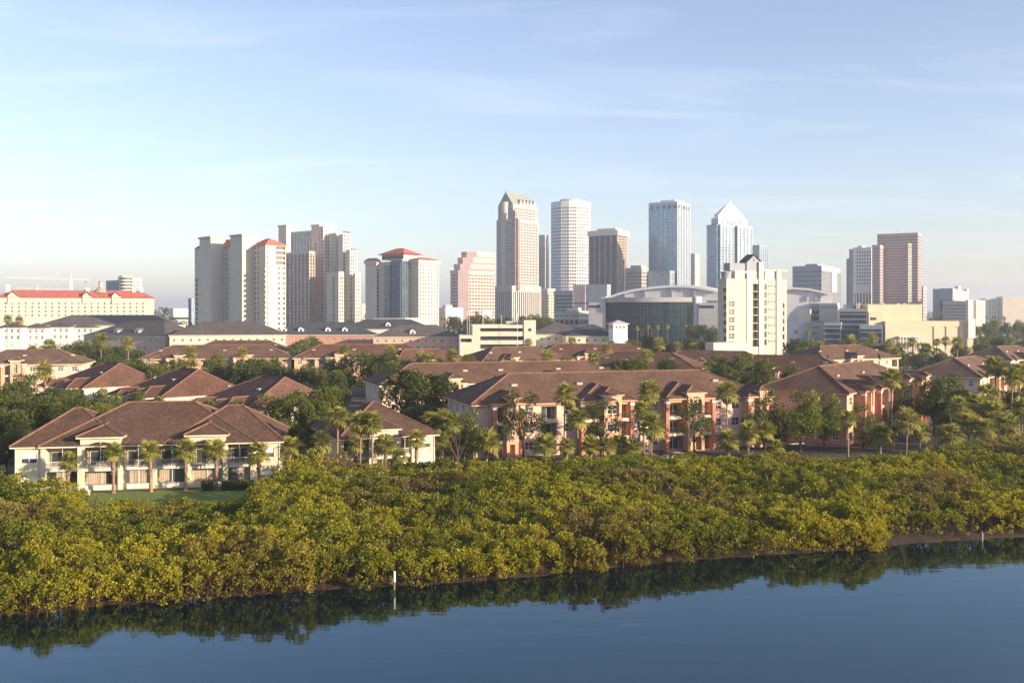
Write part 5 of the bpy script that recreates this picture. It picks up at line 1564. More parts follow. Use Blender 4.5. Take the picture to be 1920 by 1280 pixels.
# glass tower with a pyramid roof
T = Tower('office_tower', 'glass tower crowned by a white pyramid roof', 'tower', 52, 1348, 1185)
b = T.blk(1325, 1348, 1410); x0, x1, y0, y1 = b; zt = T.z(421); c = 3.0
T.grid((x0, x1, y0 + c, y1), 0, zt, 36, 0, 5, C_BLUEGREY, C_BLUEGREY, G_BLUE, bf=.12, pf=.08)
mid = (x0 + x1) / 2
T.grid((x0 + c, mid - 3.5, y0, y1 - 2), 0, zt, 36, 4, 0, C_COOL, C_COOL, G_PALE, bf=.15, pf=.16, pier_out=.25)
T.grid((mid + 3.5, x1, y0, y1 - 2), 0, zt, 36, 4, 0, C_COOL, C_COOL, G_PALE, bf=.15, pf=.16, pier_out=.25)
T.grid((mid - 3.5, mid + 3.5, y0 + 2.5, y1 - 3), 0, zt + 2, 36, 2, 0, C_BLUEGREY, None, G_DARK, bf=.2)
b2 = (x0 + 4, x1 - 4, y0 + 4, y1 - 4); T.grid(b2, zt, T.z(408), 3, 12, 8, None, C_WHITE, G_PALE, pf=.3, topm=C_WHITE)
b3 = (x0 + 6.5, x1 - 6.5, y0 + 6.5, y1 - 6.5); T.box('pyramid_base', b3, T.z(408), T.z(402), C_WHITE)
mb = MB(); ap = ((b3[0] + b3[1]) / 2, (b3[2] + b3[3]) / 2, T.z(373)); q = [(b3[0] - .6, b3[2] - .6), (b3[1] + .6, b3[2] - .6), (b3[1] + .6, b3[3] + .6), (b3[0] - .6, b3[3] + .6)]
for k in range(4): mb.poly([(*q[k], T.z(402)), (*q[(k + 1) % 4], T.z(402)), ap])
mb.poly([(*p, T.z(402)) for p in reversed(q)]); rf = mb.build('pyramid_roof', C_WHITE, T.o)
mb = MB(); mb.tube([(ap[0], ap[1], ap[2] - 1), (ap[0], ap[1], ap[2] + 2.5)], .9, 8); mb.tube([(ap[0], ap[1], ap[2] + 2), (ap[0], ap[1], ap[2] + 5)], .3, 6); mb.build('finial', C_WHITE, rf)
T = Tower('office_tower', 'blue glass tower half hidden behind the cream condominium tower', 'tower', 45, 1424, 1350)
b = T.blk(1408, 1424, 1440); T.grid(b, 0, T.z(460), 30, 4, 4, C_BLUEGREY, C_BLUEGREY, G_BLUE, bf=.2, pf=.2)

# near cream condominium tower
T = Tower('condominium_tower', 'cream condominium tower with slate gable, nearest of the towers', 'tower', 62, 1357, 415)
fh = T.z(540) - T.z(555.15)
b = T.blk(1346, 1357, 1475); x0, x1, y0, y1 = b; W_ = x1 - x0
def U(px): return (lambda k, P: ((k * P.y - P.x) / (T.uR.x - k * T.uR.y)))((px - 960) / FPX, Vector(at(1357, 415)))
zt = T.z(522)
lows = [(U(1366), U(1377), T.z(575 + 15.15 * k), T.z(564 + 15.15 * k), .3) for k in range(6)]
opsR = lows + [(U(1411), U(1423), T.z(545 + 15.15 * k), T.z(531 + 15.15 * k), 1.6, True) for k in range(8)]
opsR += [(U(1433), U(1437.5), T.z(542.5 + 15.15 * k), T.z(531 + 15.15 * k), .25) for k in range(8)]
opsR += [(U(p) - .32, U(p) + .32, T.z(537 + 15.15 * k), T.z(532.5 + 15.15 * k), .25) for k in range(8) for p in (1440.5, 1445.5, 1451.5)]
opsR += [(U(1467), U(1471), T.z(547 + 15.15 * k), T.z(537 + 15.15 * k), .4) for k in range(2, 8)]
opsL = [(3.5, 5.5, T.z(548 + 15.15 * k), T.z(540 + 15.15 * k), .3) for k in range(7)]
mb = MB()
wall(mb, (x0, y0), 0., W_, 0, zt, opsR, back_mi=1); wall(mb, (x0, y1), -PI / 2, y1 - y0, 0, zt, opsL); wall(mb, (x1, y0), PI / 2, y1 - y0, 0, zt, []); wall(mb, (x1, y1), PI, W_, 0, zt, [])
mb.poly([(x0, y0, zt), (x1, y0, zt), (x1, y1, zt), (x0, y1, zt)])
mb.build('wall', [stucco('condo_cream', (.56, .50, .39), var=.06, scale=.1), M_INTERIOR], T.o)
for o in opsR:
    if len(o) > 5:
        railing(T.o, (x0, y0), 0., o[0], o[1], o[2], 1.1, M_DARK, .3); window(T.o, (x0, y0), 0., o[0] + .2, o[1] - .2, o[2] + .05, o[3] - .5, 1.55, frame=M_DARKFRAME, rows=1, name='glass_door')
    else: window(T.o, (x0, y0), 0., o[0], o[1], o[2], o[3], o[4], frame=M_WHITE if o[1] - o[0] > 1.5 else M_DARKFRAME, rows=2)
for o in opsL: window(T.o, (x0, y1), -PI / 2, o[0], o[1], o[2], o[3], o[4], frame=M_DARKFRAME, rows=1)
def ub(p0, p1, n0, n1): return (x0 + U(p0), x0 + U(p1), y0 + n0, y0 + n1)
T.box('upper_block', ub(1380, 1428, 0.6, 5), zt, T.z(507), C_CREAM)
T.box('lift_shaft', ub(1422.5, 1431, -.4, 4), 0, T.z(489), C_WARM)
T.box('upper_block', ub(1436, 1458, .4, 5), zt, T.z(506), C_WARM); T.box('parapet', ub(1432, 1475.5, -.3, 5), T.z(506), T.z(503), C_WARM)
T.box('corner_pier', ub(1400, 1408, -.35, 3), 0, T.z(510), C_WARM); T.box('corner_pier', ub(1455, 1463, -.5, 3), 0, T.z(503), C_CREAM)
T.box('penthouse', ub(1372, 1424, 1.2, 5), T.z(507), T.z(492), C_BLUEGREY)
x_, y2 = x0 + U(1402), x0 + U(1432)
g0, g1 = ub(1402, 1429, .5, 8)[:2]
mb = MB(); zg = T.z(488); ap = T.z(475); ga, gb = y0 + .6, y0 + 5.2
mb.box(g0, g1, ga, gb, T.z(507), zg); gm = (g0 + g1) / 2
mb.poly([(g0, ga, zg), (g1, ga, zg), (gm, ga, ap)]); mb.poly([(g1, gb, zg), (g0, gb, zg), (gm, gb, ap)]); gable = mb.build('gable', C_BLUEGREY, T.o)
mb = MB(); e = .5
for sgn, ga_, gb_ in ((-1, g0, gm), (1, g1, gm)):
    xo = ga_ + sgn * e
    mb.poly([(xo, ga - .5, zg - .25), (gm, ga - .5, ap + .25), (gm, gb, ap + .25), (xo, gb, zg - .25)]); mb.poly([(xo, ga - .5, zg - .7), (gm, ga - .5, ap - .2), (gm, ga - .5, ap + .25), (xo, ga - .5, zg - .25)])
mb.build('gable_roof', M_SLATE, gable)
mb = MB(); mb.tube([(gm, ga - .02, zg + .6), (gm, ga - .12, zg + .6)], .5, 12); mb.build('round_window', M_DARK, gable)
mb = MB(); cx, cyv = x0 + U(1368), y0 + 2.2; mb.tube([(cx, cyv, zt), (cx, cyv, T.z(511))], 2.1, 20); mb.build('round_turret', C_BLUEGREY, T.o)
mb = MB(); mb.tube([(cx, cyv, T.z(511)), (cx, cyv, T.z(509))], 2.5, 20); mb.build('turret_roof', C_CONC, T.o)
b = T.blk(1322, 1338, 1400, -22); T.box('podium', b, 0, T.z(652, -22) + 2, C_CREAM)

# grey block with the white T panel
T = Tower('office_block', 'blue-grey office block with a white T-shaped panel', 'building', 32, 1536, 1000)
b = T.blk(1486, 1540, 1577); T.grid((b[0], b[1], b[2] + .8, b[3]), 0, T.z(499), 16, 0, 14, C_BLUEGREY, C_BLUEGREY, G_DARK, bf=.62, pf=.5); T.box('end_wall', (b[0] + .2, b[1], b[2], b[2] + .75), 0, T.z(499), stucco('blue_grey_panel_shaded', (.17, .19, .22), var=.08, scale=.1))  # end wall in a darker blue-grey, its shade put into the colour
x0, x1, y0, y1 = b; W_ = x1 - x0
mb = MB(); mb.box(x0 - .4, x0 + W_ * .92, y0 - .6, y0 - .25, T.z(507), T.z(499)); mb.box(x0 + W_ * .5, x0 + W_ * .75, y0 - .6, y0 - .25, T.z(546), T.z(507)); mb.build('white_panel', C_WHITE, T.o)
T.box('plant_room', (x0 + 4, x1 - 8, y0 + 5, y1 - 12), T.z(499), T.z(494), C_BLUEGREY)
# white tower beside the mauve one
T = Tower('office_tower', 'white tower with square windows left of the mauve tower', 'tower', 30, 1634, 1250)
b = T.blk(1600, 1634, 1642); T.grid(b, T.z(536), T.z(464), 11, 2, 7, C_WHITE, C_WHITE, G_DARK, bf=.5, pf=.5); T.grid(b, 0, T.z(536), 3, 2, 6, None, C_WHITE, G_BRONZE, pf=.35, topm=C_WHITE)
T.box('side_slab', T.blk(1592, 1601, 1604, 8), 0, T.z(466), C_BLUEGREY); T.box('side_slab', T.blk(1587, 1593, 1596, 12), 0, T.z(484), C_BLUEGREY); T.box('plant_room', T.blk(1608, 1616, 1625, 4), T.z(464), T.z(460), C_WHITE)
# mauve tower
T = Tower('office_tower', 'broad mauve granite tower with one glinting window column', 'tower', 31, 1721, 1150)
b = T.blk(1645, 1721, 1724); b = (b[0], b[0] + 26, b[2], b[3]); x0, x1, y0, y1 = b
T.grid(b, 0, T.z(437), 36, 5, 22, C_MAUVEPANEL, C_MAUVEPANEL, G_BRONZE, bf=.45, pf=.28)
b2 = T.blk(1635, 1650, 1653, -1); b2 = (b2[0], b2[0] + 20, b2[2], b2[3]); T.grid(b2, 0, T.z(460), 31, 3, 5, C_MAUVEPANEL, C_MAUVEPANEL, G_BRONZE, bf=.4, pf=.3)
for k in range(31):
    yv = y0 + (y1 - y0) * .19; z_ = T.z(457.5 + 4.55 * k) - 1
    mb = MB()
    mb.prism([(x0 - .1, yv - 2.2), (x0 - .1, yv + 1.6), (x0 - 3.6, yv + 1.6)], z_, z_ + 1.7); mb.build('glint_wedge', C_WARM, T.o)  # pale wedge turned sunward, shaped so the window column glints
mb = MB(); cx, cyv = (x0 + 6), (y0 + y1) / 2
mb.tube([(cx, cyv, T.z(437)), (cx, cyv, T.z(427))], .35, 5); mb.tube([(cx, cyv - 8, T.z(437)), (cx, cyv - 8, T.z(431))], .3, 5); mb.build('antenna', C_CONC, T.o)
T = Tower('office_block', 'small blue-grey tower right of the mauve tower', 'building', 35, 1731, 1300)
b = T.blk(1723, 1731, 1737); T.grid(b, 0, T.z(537), 14, 3, 3, C_BLUEGREY, C_STONE, G_DARK, bf=.45, pf=.4)
# cluster at the right
T = Tower('office_block', 'grey block with a dark framed front right of the mauve tower', 'building', 34, 1786, 1000)
b = T.blk(1749, 1787, 1800, 20); T.box('wall', b, 0, T.z(541, 20), C_CONC); bb = T.blk(1761, 1786, 1790, 8); T.grid(bb, 0, T.z(541), 2, 0, 3, C_BLUEGREY, None, G_DARK, bf=.1)
T = Tower('office_block', 'grid-windowed grey office block with cream end wall', 'building', 34, 1815, 930)
b = T.blk(1768, 1815, 1827); T.grid(b, 0, T.z(565), 12, 0, 14, C_STONE, C_STONE, G_DARK, bf=.42, pf=.4); T.box('end_wall', (b[0] + .3, b[1] + .3, b[2] - .4, b[2] + 2), 0, T.z(562), C_CREAM)
T = Tower('office_tower', 'slim white tower with a split top behind the grid-windowed block', 'tower', 34, 1797, 1100)
b = T.blk(1790, 1797, 1816); T.box('wall', b, 0, T.z(545), C_WARM); W_ = b[1] - b[0]
T.box('tower_top', (b[0], b[0] + W_ * .22, b[2], b[3]), T.z(545), T.z(536), C_WHITE); T.box('tower_top', (b[1] - W_ * .15, b[1], b[2], b[3]), T.z(545), T.z(540), C_WHITE)
for k in range(5):
    t = b[0] + W_ * (.15 + .17 * k)
    mb = MB(); mb.box(t - .5, t + .5, b[2] - .15, b[2] + .1, T.z(585), T.z(548)); mb.build('window_strip', G_DARK, T.o)
T = Tower('office_block', 'salmon block with narrow windows at the right of the grid-windowed block', 'building', 50, 1831, 950)
b = T.blk(1824, 1831, 1847); T.grid(b, 0, T.z(564), 12, 5, 2, C_PEACH, C_PEACH, G_BRONZE, bf=.5, pf=.5)
T = Tower('hospital_block', 'long hazy pale slab building at the far right', 'building', 8, 1925, 1500)
b = T.blk(1848, 1990, 1996); T.grid(b, 0, T.z(560), 12, 0, 26, C_WARM, C_WARM, G_DARK, bf=.5, pf=.6)
bb = T.blk(1880, 1950, 1953, -6); T.box('wall', bb, 0, T.z(556), C_WARM)

# small blocks between the towers
def small(label, xl, xc, xr, yt, D, th, nf, nx, ny, wm, gm, bf=.45, pf=.35, name='office_block'):
    T = Tower(name, label, 'building', th, xc, D)
    b = T.blk(xl, xc, xr); T.grid(b, 0, max(T.z(yt), 4), nf, nx, ny, wm, wm if pf else None, gm, bf=bf, pf=pf)
    return T, b
small('white banded low block at the foot of the pointed tower', 1015, 1027, 1041, 542, 1180, 45, 16, 5, 4, C_WARM, G_DARK)
small('grey banded block below the white eight-sided tower', 1038, 1074, 1084, 546, 1150, 30, 12, 0, 0, C_BLUEGREY, G_DARK, pf=0)
small('plain brown block right of the grey banded block', 1075, 1097, 1100, 535, 1100, 25, 3, 0, 0, C_MAUVEPANEL, G_BRONZE, bf=.9, pf=0)
small('dark blue-grey block below the dark tower', 1098, 1138, 1145, 534, 1050, 25, 3, 0, 0, C_BLUEGREY, G_DARK, bf=.9, pf=0)
T, b = small('low white office with blue panels left of the arena', 1040, 1086, 1104, 584, 800, 30, 4, 4, 5, C_CONC, G_DARK, pf=.2)
T.box('blue_panel', (b[0] - .3, b[0], b[2] + 1, b[2] + 8), 4, 14, plain('blue_sign_panel', (.06, .10, .30), .5)); T.box('plant_room', (b[0] + 2, b[0] + 8, b[2] + 2, b[2] + 12), T.z(584), T.z(577), C_CREAM)
T, b = small('low white hospital-like block right of the beige hotel', 820, 836, 868, 578, 820, 55, 4, 8, 3, C_WHITE, G_DARK, bf=.6, pf=.6)
T.box('upper_block', (b[0] + 2, b[0] + 8, b[2] + 3, b[2] + 9), T.z(578), T.z(572), C_WHITE)
small('small white box building before the pink tower', 904, 905, 922, 582, 850, 60, 2, 0, 0, C_WHITE, G_DARK, bf=.9, pf=0)
small('peach block between the two hotel towers', 672, 678, 687, 571, 960, 50, 4, 2, 2, C_PEACH, G_BRONZE)
small('low white building in the far gap left of the twin towers', 316, 325, 356, 579, 1250, 60, 3, 0, 0, C_WARM, G_DARK, bf=.7, pf=0)
small('blue glass block just left of the twin towers', 353, 359, 367, 560, 1100, 45, 8, 2, 3, C_BLUEGREY, G_BLUE)
small('long low hotel deck at the foot of the beige hotel', 700, 760, 806, 598, 720, 20, 2, 12, 8, C_WARM, G_DARK, bf=.4, pf=.3)

# pale hotel with the red roof at the left, round towers behind, cranes
x, y_ = at(-10, 820)
HT = thing('red_roofed_hotel', 'long pale cream hotel with bright red roof at the left edge', 'hotel', (x, y_, GZ), R(14))
def hz_(y, D): return zy(y, D) - GZ
Wh = 122; he = hz_(558, 840)
fh = 3.3; nh = int(he / fh); z0 = he - nh * fh
ops = [(u - .7, u + .7, z0 + f * fh + .9, z0 + f * fh + 2.4, .3) for f in range(nh - 5, nh - 1) for u in [3 + 5.1 * k for k in range(24)] if u < Wh - 2]
mb = MB(); wall(mb, (0, 0), 0., Wh, 0, he, ops); wall(mb, (0, 22), -PI / 2, 22, 0, he, []); wall(mb, (Wh, 0), PI / 2, 22, 0, he, []); wall(mb, (Wh, 22), PI, Wh, 0, he, [])
mb.build('wall', stucco('hotel_cream', (.62, .56, .44), var=.06, scale=.1), HT)
for o in ops: window(HT, (0, 0), 0., o[0], o[1], o[2], o[3], .3, frame=M_DARKFRAME, rows=1, glassm=M_CITYGLASS)
pl, ln, zr = hip(-1.2, Wh + 1.2, -1.2, 23.2, he, .52)
mb = MB()
for p in pl: mb.poly(p)
mb.poly([(-1.2, 23.2, he - .03), (Wh + 1.2, 23.2, he - .03), (Wh + 1.2, -1.2, he - .03), (-1.2, -1.2, he - .03)])
rf = mb.build('roof', M_RED, HT)
for u, w in ((14, 8), (71, 7), (94, 7)):
    mb = MB(); mb.box(u - w / 2, u + w / 2, -.9, 4, he - 5, he + 1.5); mb.poly([(u - w / 2, -.9, he + 1.5), (u + w / 2, -.9, he + 1.5), (u, -.9, he + 5)]); 
    d = mb.build('gabled_bay', MATS['hotel_cream'], HT)
    mb = MB(); mb.poly([(u - w / 2 - .5, -2.2, he + 1.2), (u, -2.2, he + 5.4), (u, 8, he + 5.4), (u - w / 2 - .5, 8, he + 1.2)]); mb.poly([(u, -2.2, he + 5.4), (u + w / 2 + .5, -2.2, he + 1.2), (u + w / 2 + .5, 8, he + 1.2), (u, 8, he + 5.4)]); mb.build('bay_roof', M_RED, d)
for u in (8, 70, 107, 113):
    mb = MB(); mb.box(u - 1.3, u + 1.3, 8, 10.6, he + 3, zr + 1.5 if u > 20 else zr + 3.5); mb.box(u - 1.6, u + 1.6, 7.7, 10.9, zr + 1.5 if u > 20 else zr + 3.5, zr + 2 if u > 20 else zr + 4.2); mb.build('chimney', C_WHITE, rf)
mb = MB(); u = 80
mb.tube([(u, 11, zr - 2), (u, 11, zr + 3.2)], [6, 1.8], 12); mb.build('dome_roof', C_BROWN, rf)
mb = MB(); mb.tube([(u, 11, zr + 3), (u, 11, zr + 7)], 1.7, 10); mb.build('cupola', C_STONE, rf); mb = MB(); mb.tube([(u, 11, zr + 7), (u, 11, zr + 8.6)], [2.1, .3], 10); mb.build('cupola_roof', C_BROWN, rf)
T = Tower('apartment_tower', 'white round-fronted tower standing behind the red-roofed hotel', 'tower', 40, 235, 1150)
b = T.blk(199, 226, 248); T.grid(b, 0, T.z(526), 18, 4, 6, C_BLUEGREY, C_BLUEGREY, G_DARK, bf=.5, pf=.5)
b2 = T.blk(240, 246, 266, 4); T.grid(b2, 0, T.z(522), 18, 5, 2, C_WARM, C_WARM, G_DARK, bf=.5, pf=.5)
rad = 7.0; cx, cyv = T.blk(230, 236, 242, -6)[0], T.blk(230, 236, 242, -6)[2]
mb = MB(); mb.tube([(cx + 3, cyv + 6, 0), (cx + 3, cyv + 6, T.z(517))], rad, 28); mb.build('round_bay', C_WARM, T.o)
mb = MB()
for f in range(17):
    z_ = T.z(521) - f * 3.6
    mb.tube([(cx + 3, cyv + 6, z_ - 1.6), (cx + 3, cyv + 6, z_)], rad + .12, 28)
    if f == 0: zb_ = z_
T.box('plant_room', (b[0] + 2, b[0] + 8, b[2] + 3, b[2] + 10), T.z(526), T.z(518), C_WHITE)
for k in range(8):
    a = R(200 + 18 * k)
    for f in range(6):
        m2 = MB(); m2.box(-.9, .9, -.2, .15, 0, 2.0); m2.build('window', G_DARK, T.o, (cx + 3 + rad * math.cos(a), cyv + 6 + rad * math.sin(a), T.z(524) - f * 3.8), a + PI / 2)
def lattice(mb, a, b, w, n):
    a, b = Vector(a), Vector(b); d = (b - a); L = d.length; d.normalize()
    s = d.orthogonal().normalized(); t = d.cross(s)
    cs = [s * w + t * w, s * w - t * w, -s * w - t * w, -s * w + t * w]
    for c in cs: mb.tube([a + c, b + c], w * .22, 4)
    for k in range(n):
        p, q = a + d * (L * k / n), a + d * (L * (k + 1) / n)
        for i in range(4): mb.tube([p + cs[i], q + cs[(i + 1) % 4]], w * .12, 4)
def crane(px, ymast, yj0, pj0, pj1, D, label):
    x, y = at(px, D)
    root = thing('tower_crane', label, 'crane', (x, y, GZ), 0, 'tower cranes')
    zt = hz_(ymast, D); zj = hz_(yj0, D)
    mb = MB(); lattice(mb, (0, 0, 0), (0, 0, zj), 1.0, 16); mb.build('mast', C_WHITE, root)
    xl, xr = (pj0 - px) / FPX * D, (pj1 - px) / FPX * D
    mb = MB(); lattice(mb, (xl, 0, zj + 2.0), (0, 0, zj), .8, 22); mb.build('jib', C_WHITE, root)
    mb = MB(); lattice(mb, (0, 0, zj), (xr, 0, zj - .6), .9, 6); mb.build('counter_jib', C_WHITE, root)
    mb = MB(); mb.tube([(-.8, 0, zj), (.4, 0, zt)], [.9, .4], 5); mb.tube([(.4, 0, zt), (xl * .55, 0, zj + 2)], .18, 4); mb.tube([(.4, 0, zt), (xr * .9, 0, zj)], .18, 4); mb.build('tower_head', C_WHITE, root)
    mb = MB(); mb.box(xr - 3, xr - .5, -1, 1, zj - 3, zj - .6); mb.build('counterweight', C_CONC, root)
    mb = MB(); mb.box(-1.2, 1.2, -2.4, -1.0, zj - 2.6, zj - .4); mb.build('cab', C_WHITE, root)
crane(133, 513, 525, 9, 166, 1000, 'white tower crane whose jib reaches left above the red-roofed hotel')
crane(70, 534, 543, 30, 128, 1250, 'smaller white tower crane just above the red-roofed hotel ridge')

# ------------------------------------------------------------------ mid-distance roofs
def low_block(px, D, rz, W, dp, eave, slope, label, wallm, roofm, name='low_block', floors=3, dorm=(), cat='building', il=None, ir=None, frieze=None, step=4.2, ww=1.5, wh=1.6):
    x, y = at(px, D)
    h = thing(name, label, cat, (x, y, GZ), rz)
    fh = eave / floors
    mb = MB()
    n = int(W / step)
    ops = [(W * (k + .5) / n - ww / 2, W * (k + .5) / n + ww / 2, f * fh + .9, f * fh + .9 + wh, .15) for k in range(n) for f in range(max(0, floors - 2), floors)]
    wall(mb, (0, 0), 0., W, 0, eave, ops)
    n2 = int(dp / 5); so = [(dp * (k + .5) / n2 - .7, dp * (k + .5) / n2 + .7, (floors - 1) * fh + .9, (floors - 1) * fh + 2.5, .15) for k in range(n2)]
    wall(mb, (0, dp), -PI / 2, dp, 0, eave, so); wall(mb, (W, 0), PI / 2, dp, 0, eave, so); wall(mb, (W, dp), PI, W, 0, eave, [])
    mb.build('wall', wallm, h)
    for o in ops: window(h, (0, 0), 0., o[0], o[1], o[2], o[3], .15, rows=1)
    for o in so: window(h, (0, dp), -PI / 2, o[0], o[1], o[2], o[3], .15, rows=1); window(h, (W, 0), PI / 2, o[0], o[1], o[2], o[3], .15, rows=1)
    hp = [hip(-.8, W + .8, -.8, dp + .8, eave, slope, 'x' if W > dp else 'y', il, ir)]
    rf = roof(h, hp, roofm, dv=1.0, fascia=M_WHITE, cap=False, lift=.05)
    for u, v in dorm:
        zb = eave + (v + .8) * slope
        mb = MB(); mb.box(-1.6, 1.6, 0, 4, -.5, 1.6); mb.poly([(-1.6, 0, 1.6), (1.6, 0, 1.6), (0, 0, 2.7)])
        d = mb.build('dormer', C_WHITE, rf, (u, v, zb)); mb = MB(); mb.poly([(-1.9, -.3, 1.45), (0, -.3, 2.85), (0, 5, 2.85), (-1.9, 5, 1.45)]); mb.poly([(0, -.3, 2.85), (1.9, -.3, 1.45), (1.9, 5, 1.45), (0, 5, 2.85)]); mb.build('dormer_roof', roofm, d)
        mb = MB(); mb.box(-.6, .6, -.06, .02, .1, 1.3); mb.build('dormer_window', M_GLASS, d)
    return h
low_block(318, 545, R(13), 62, 34, 13.2, .42, 'cream hall with broad brown-grey shingle roof, right part', M_CREAM, M_SLATE, dorm=[])
h = low_block(157, 585, R(-24), 62, 36, 12.2, .46, 'hall with broad grey shingle roof and two white dormers', stucco('tan_stucco', (.46, .36, .27)), M_SLATE, dorm=[(22, 3), (38, 3)])
low_block(70, 690, R(4), 92, 34, 17.0, .40, 'long dark grey roof in front of the red-roofed hotel', M_CREAMPALE, M_SLATE)
low_block(505, 590, R(6), 62, 34, 12.4, .42, 'pink brick hall with navy slate roof and small white dormers', stucco('pink_brick', (.42, .22, .17)), M_SLATE_BLUE, dorm=[(8, 4), (18, 4), (34, 4), (44, 4)])
low_block(700, 560, R(5), 50, 30, 12.0, .42, 'peach hall with grey slate roof left of the parking garage', M_ORANGE, M_SLATE, dorm=[(22, 3)])
low_block(640, 640, R(8), 60, 30, 15.0, .40, 'slate-roofed hall behind the pink brick hall', M_CREAMPALE, M_SLATE_BLUE, dorm=[(30, 4)])
low_block(1062, 560, R(4), 33, 30, 12.4, .40, 'cream hall with navy slate roof and corner lookout right of the garage', M_CREAM, M_SLATE_BLUE)
low_block(995, 580, R(4), 34, 34, 13.0, .40, 'cream hall with grey slate roof next to the parking garage', M_CREAM, M_SLATE)
# lookout turret at that corner
x, y_ = at(1150, 553)
LT = thing('lookout_turret', 'small white lookout turret with pyramid roof at the navy slate hall corner', 'turret', (x, y_, GZ), R(14))
zt = zy(607, 553) - GZ; mb = MB()
tw = [(1.2 + 2.2 * k, 2.4 + 2.2 * k, zt - 2.6, zt - 1.2, .2) for k in range(3)]
wall(mb, (0, 0), 0., 8.4, 0, zt, tw); wall(mb, (0, 8), -PI / 2, 8, 0, zt, tw); wall(mb, (8.4, 0), PI / 2, 8, 0, zt, tw); wall(mb, (8.4, 8), PI, 8.4, 0, zt, [])
mb.build('wall', C_WHITE, LT)
for o in tw: window(LT, (0, 0), 0., o[0], o[1], o[2], o[3], .2, rows=1, split=False)
roof(LT, [hip(-.9, 9.3, -.9, 8.9, zt, .42, 'x')], plain('pale_metal', (.55, .54, .52), .5, .3), dv=1.2, fascia=M_WHITE, cap=False)
# white town houses
for k in range(5):
    x, y_ = at(-52 + 46 * k, 610 + 10 * k)
    h = low_block(-52 + 46 * k, 610 + 10 * k, R(6), 14.4, 15, 15.8 + (k % 2) * .5, .40, f'white town house with grey hip roof, {ORD[k]} of the five from the left edge', M_WHITE_STUCCO, M_SLATE, name='town_house', floors=4, cat='house', step=3.2, ww=1.4, wh=2.3)
    h['group'] = 'white town houses'
    for u in (3.6, 7.2, 10.8):
        mb = MB(); mb.box(u - 1.1, u + 1.1, -1.0, 0, 5.4, 5.6); mb.box(u - 1.1, u + 1.1, -1.0, -.94, 5.6, 6.5); mb.build('balcony', M_WHITE, h)
# parking garage
x, y_ = at(886, 540)
PG = thing('parking_garage', 'cream parking garage with long dark openings and stair tower', 'parking garage', (x, y_, GZ), R(5))
zt = zy(609, 540) - GZ; mb = MB(); Wg = 33
wall(mb, (0, 0), 0., Wg, 0, zt, [(4.2, Wg - 5.5, zt - 3.6, zt - 1.8, 2.5, True), (4.2, Wg - 1, zt - 8.4, zt - 6.2, 2.5, True), (-0 + 4.2, Wg - 1, zt - 13, zt - 10.6, 2.5, True)], back_mi=1)
wall(mb, (0, 30), -PI / 2, 30, 0, zt, []); wall(mb, (Wg, 0), PI / 2, 30, 0, zt, []); wall(mb, (Wg, 30), PI, Wg, 0, zt, []); mb.poly([(0, 0, zt - 1.0), (Wg, 0, zt - 1.0), (Wg, 30, zt - 1.0), (0, 30, zt - 1.0)])
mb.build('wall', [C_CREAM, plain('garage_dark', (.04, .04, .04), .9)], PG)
mb = MB(); mb.box(Wg - 5, Wg + 1.5, -.5, 7, 0, zt + 2.6); s = mb.build('stair_tower', C_CREAM, PG); mb = MB(); mb.box(Wg - 2.6, Wg - 1.0, -.62, -.45, zt - 3.4, zt - 1.9); mb.build('stair_window', M_DARK, s)
mb = MB(); mb.box(Wg - 14, Wg - 5, 8, 16, zt - 1, zt + 2); mb.build('roof_plant', C_CONC, PG)
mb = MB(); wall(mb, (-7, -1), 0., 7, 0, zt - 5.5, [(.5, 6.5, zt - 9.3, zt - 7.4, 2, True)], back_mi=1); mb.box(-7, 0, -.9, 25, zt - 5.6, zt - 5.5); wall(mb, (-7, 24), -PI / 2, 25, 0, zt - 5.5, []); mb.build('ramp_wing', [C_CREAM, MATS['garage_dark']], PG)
# flag poles and lamp posts
for k, (px, yt) in enumerate(((876, 585), (880, 585), (905, 590), (970, 588), (907, 594), (940, 592))):
    x, y_ = at(px, 640 if px != 970 else 536)
    root = thing('lamp_mast', f'thin white mast before the pink and pointed towers, {ORD[[876, 880, 905, 907, 940, 970].index(px)]} from the left', 'mast', (x, y_, GZ), 0, 'thin masts')
    mb = MB(); z1 = zy(yt, 640) - GZ; mb.tube([(0, 0, 0), (0, 0, z1)], [.16, .1], 6); mb.build('pole', C_WHITE, root); mb = MB(); mb.box(-.7, .7, -.25, .25, z1, z1 + .25); mb.build('lamp_head', C_WHITE, root)

# ------------------------------------------------------------------ arena
x, y_ = at(1138, 690)
AR = thing('sports_arena', 'grey arena with curved roof and dark glass front', 'arena', (x, y_, GZ), R(-17))
def az(y): return zy(y, 690) - GZ
def au(px): return (px - 1138) / FPX * 690
Wa = au(1297); zg = az(564)
mb = MB(); NB = 24
def bow(t): return -7.0 * math.sin(PI * t)
gp = [(Wa * k / NB, bow(k / NB)) for k in range(NB + 1)]
for a, b_ in zip(gp, gp[1:]): mb.poly([(*a, 0), (*b_, 0), (*b_, zg), (*a, zg)])
mb.build('glass_front', glass('arena_glass', (.008, .028, .038), rough=.06, metal=.0, spec=.45, cell=(2.5, 2.5, 4.0), var=.5), AR)
mm = MB(); mm.box(-.09, .09, -.25, .0, 0, zg); me = mm.mesh('mullion', C_DKPANEL)
for p in gp[1:-1]: link('mullion', me, AR, (p[0], p[1], 0))
for z_ in [zg * k / 7 for k in range(1, 7)]:
    mb = MB()
    for a, b_ in zip(gp, gp[1:]): mb.poly([(a[0], a[1] - .2, z_ - .12), (b_[0], b_[1] - .2, z_ - .12), (b_[0], b_[1] - .2, z_ + .12), (a[0], a[1] - .2, z_ + .12)])
    mb.build('transom', C_DKPANEL, AR)
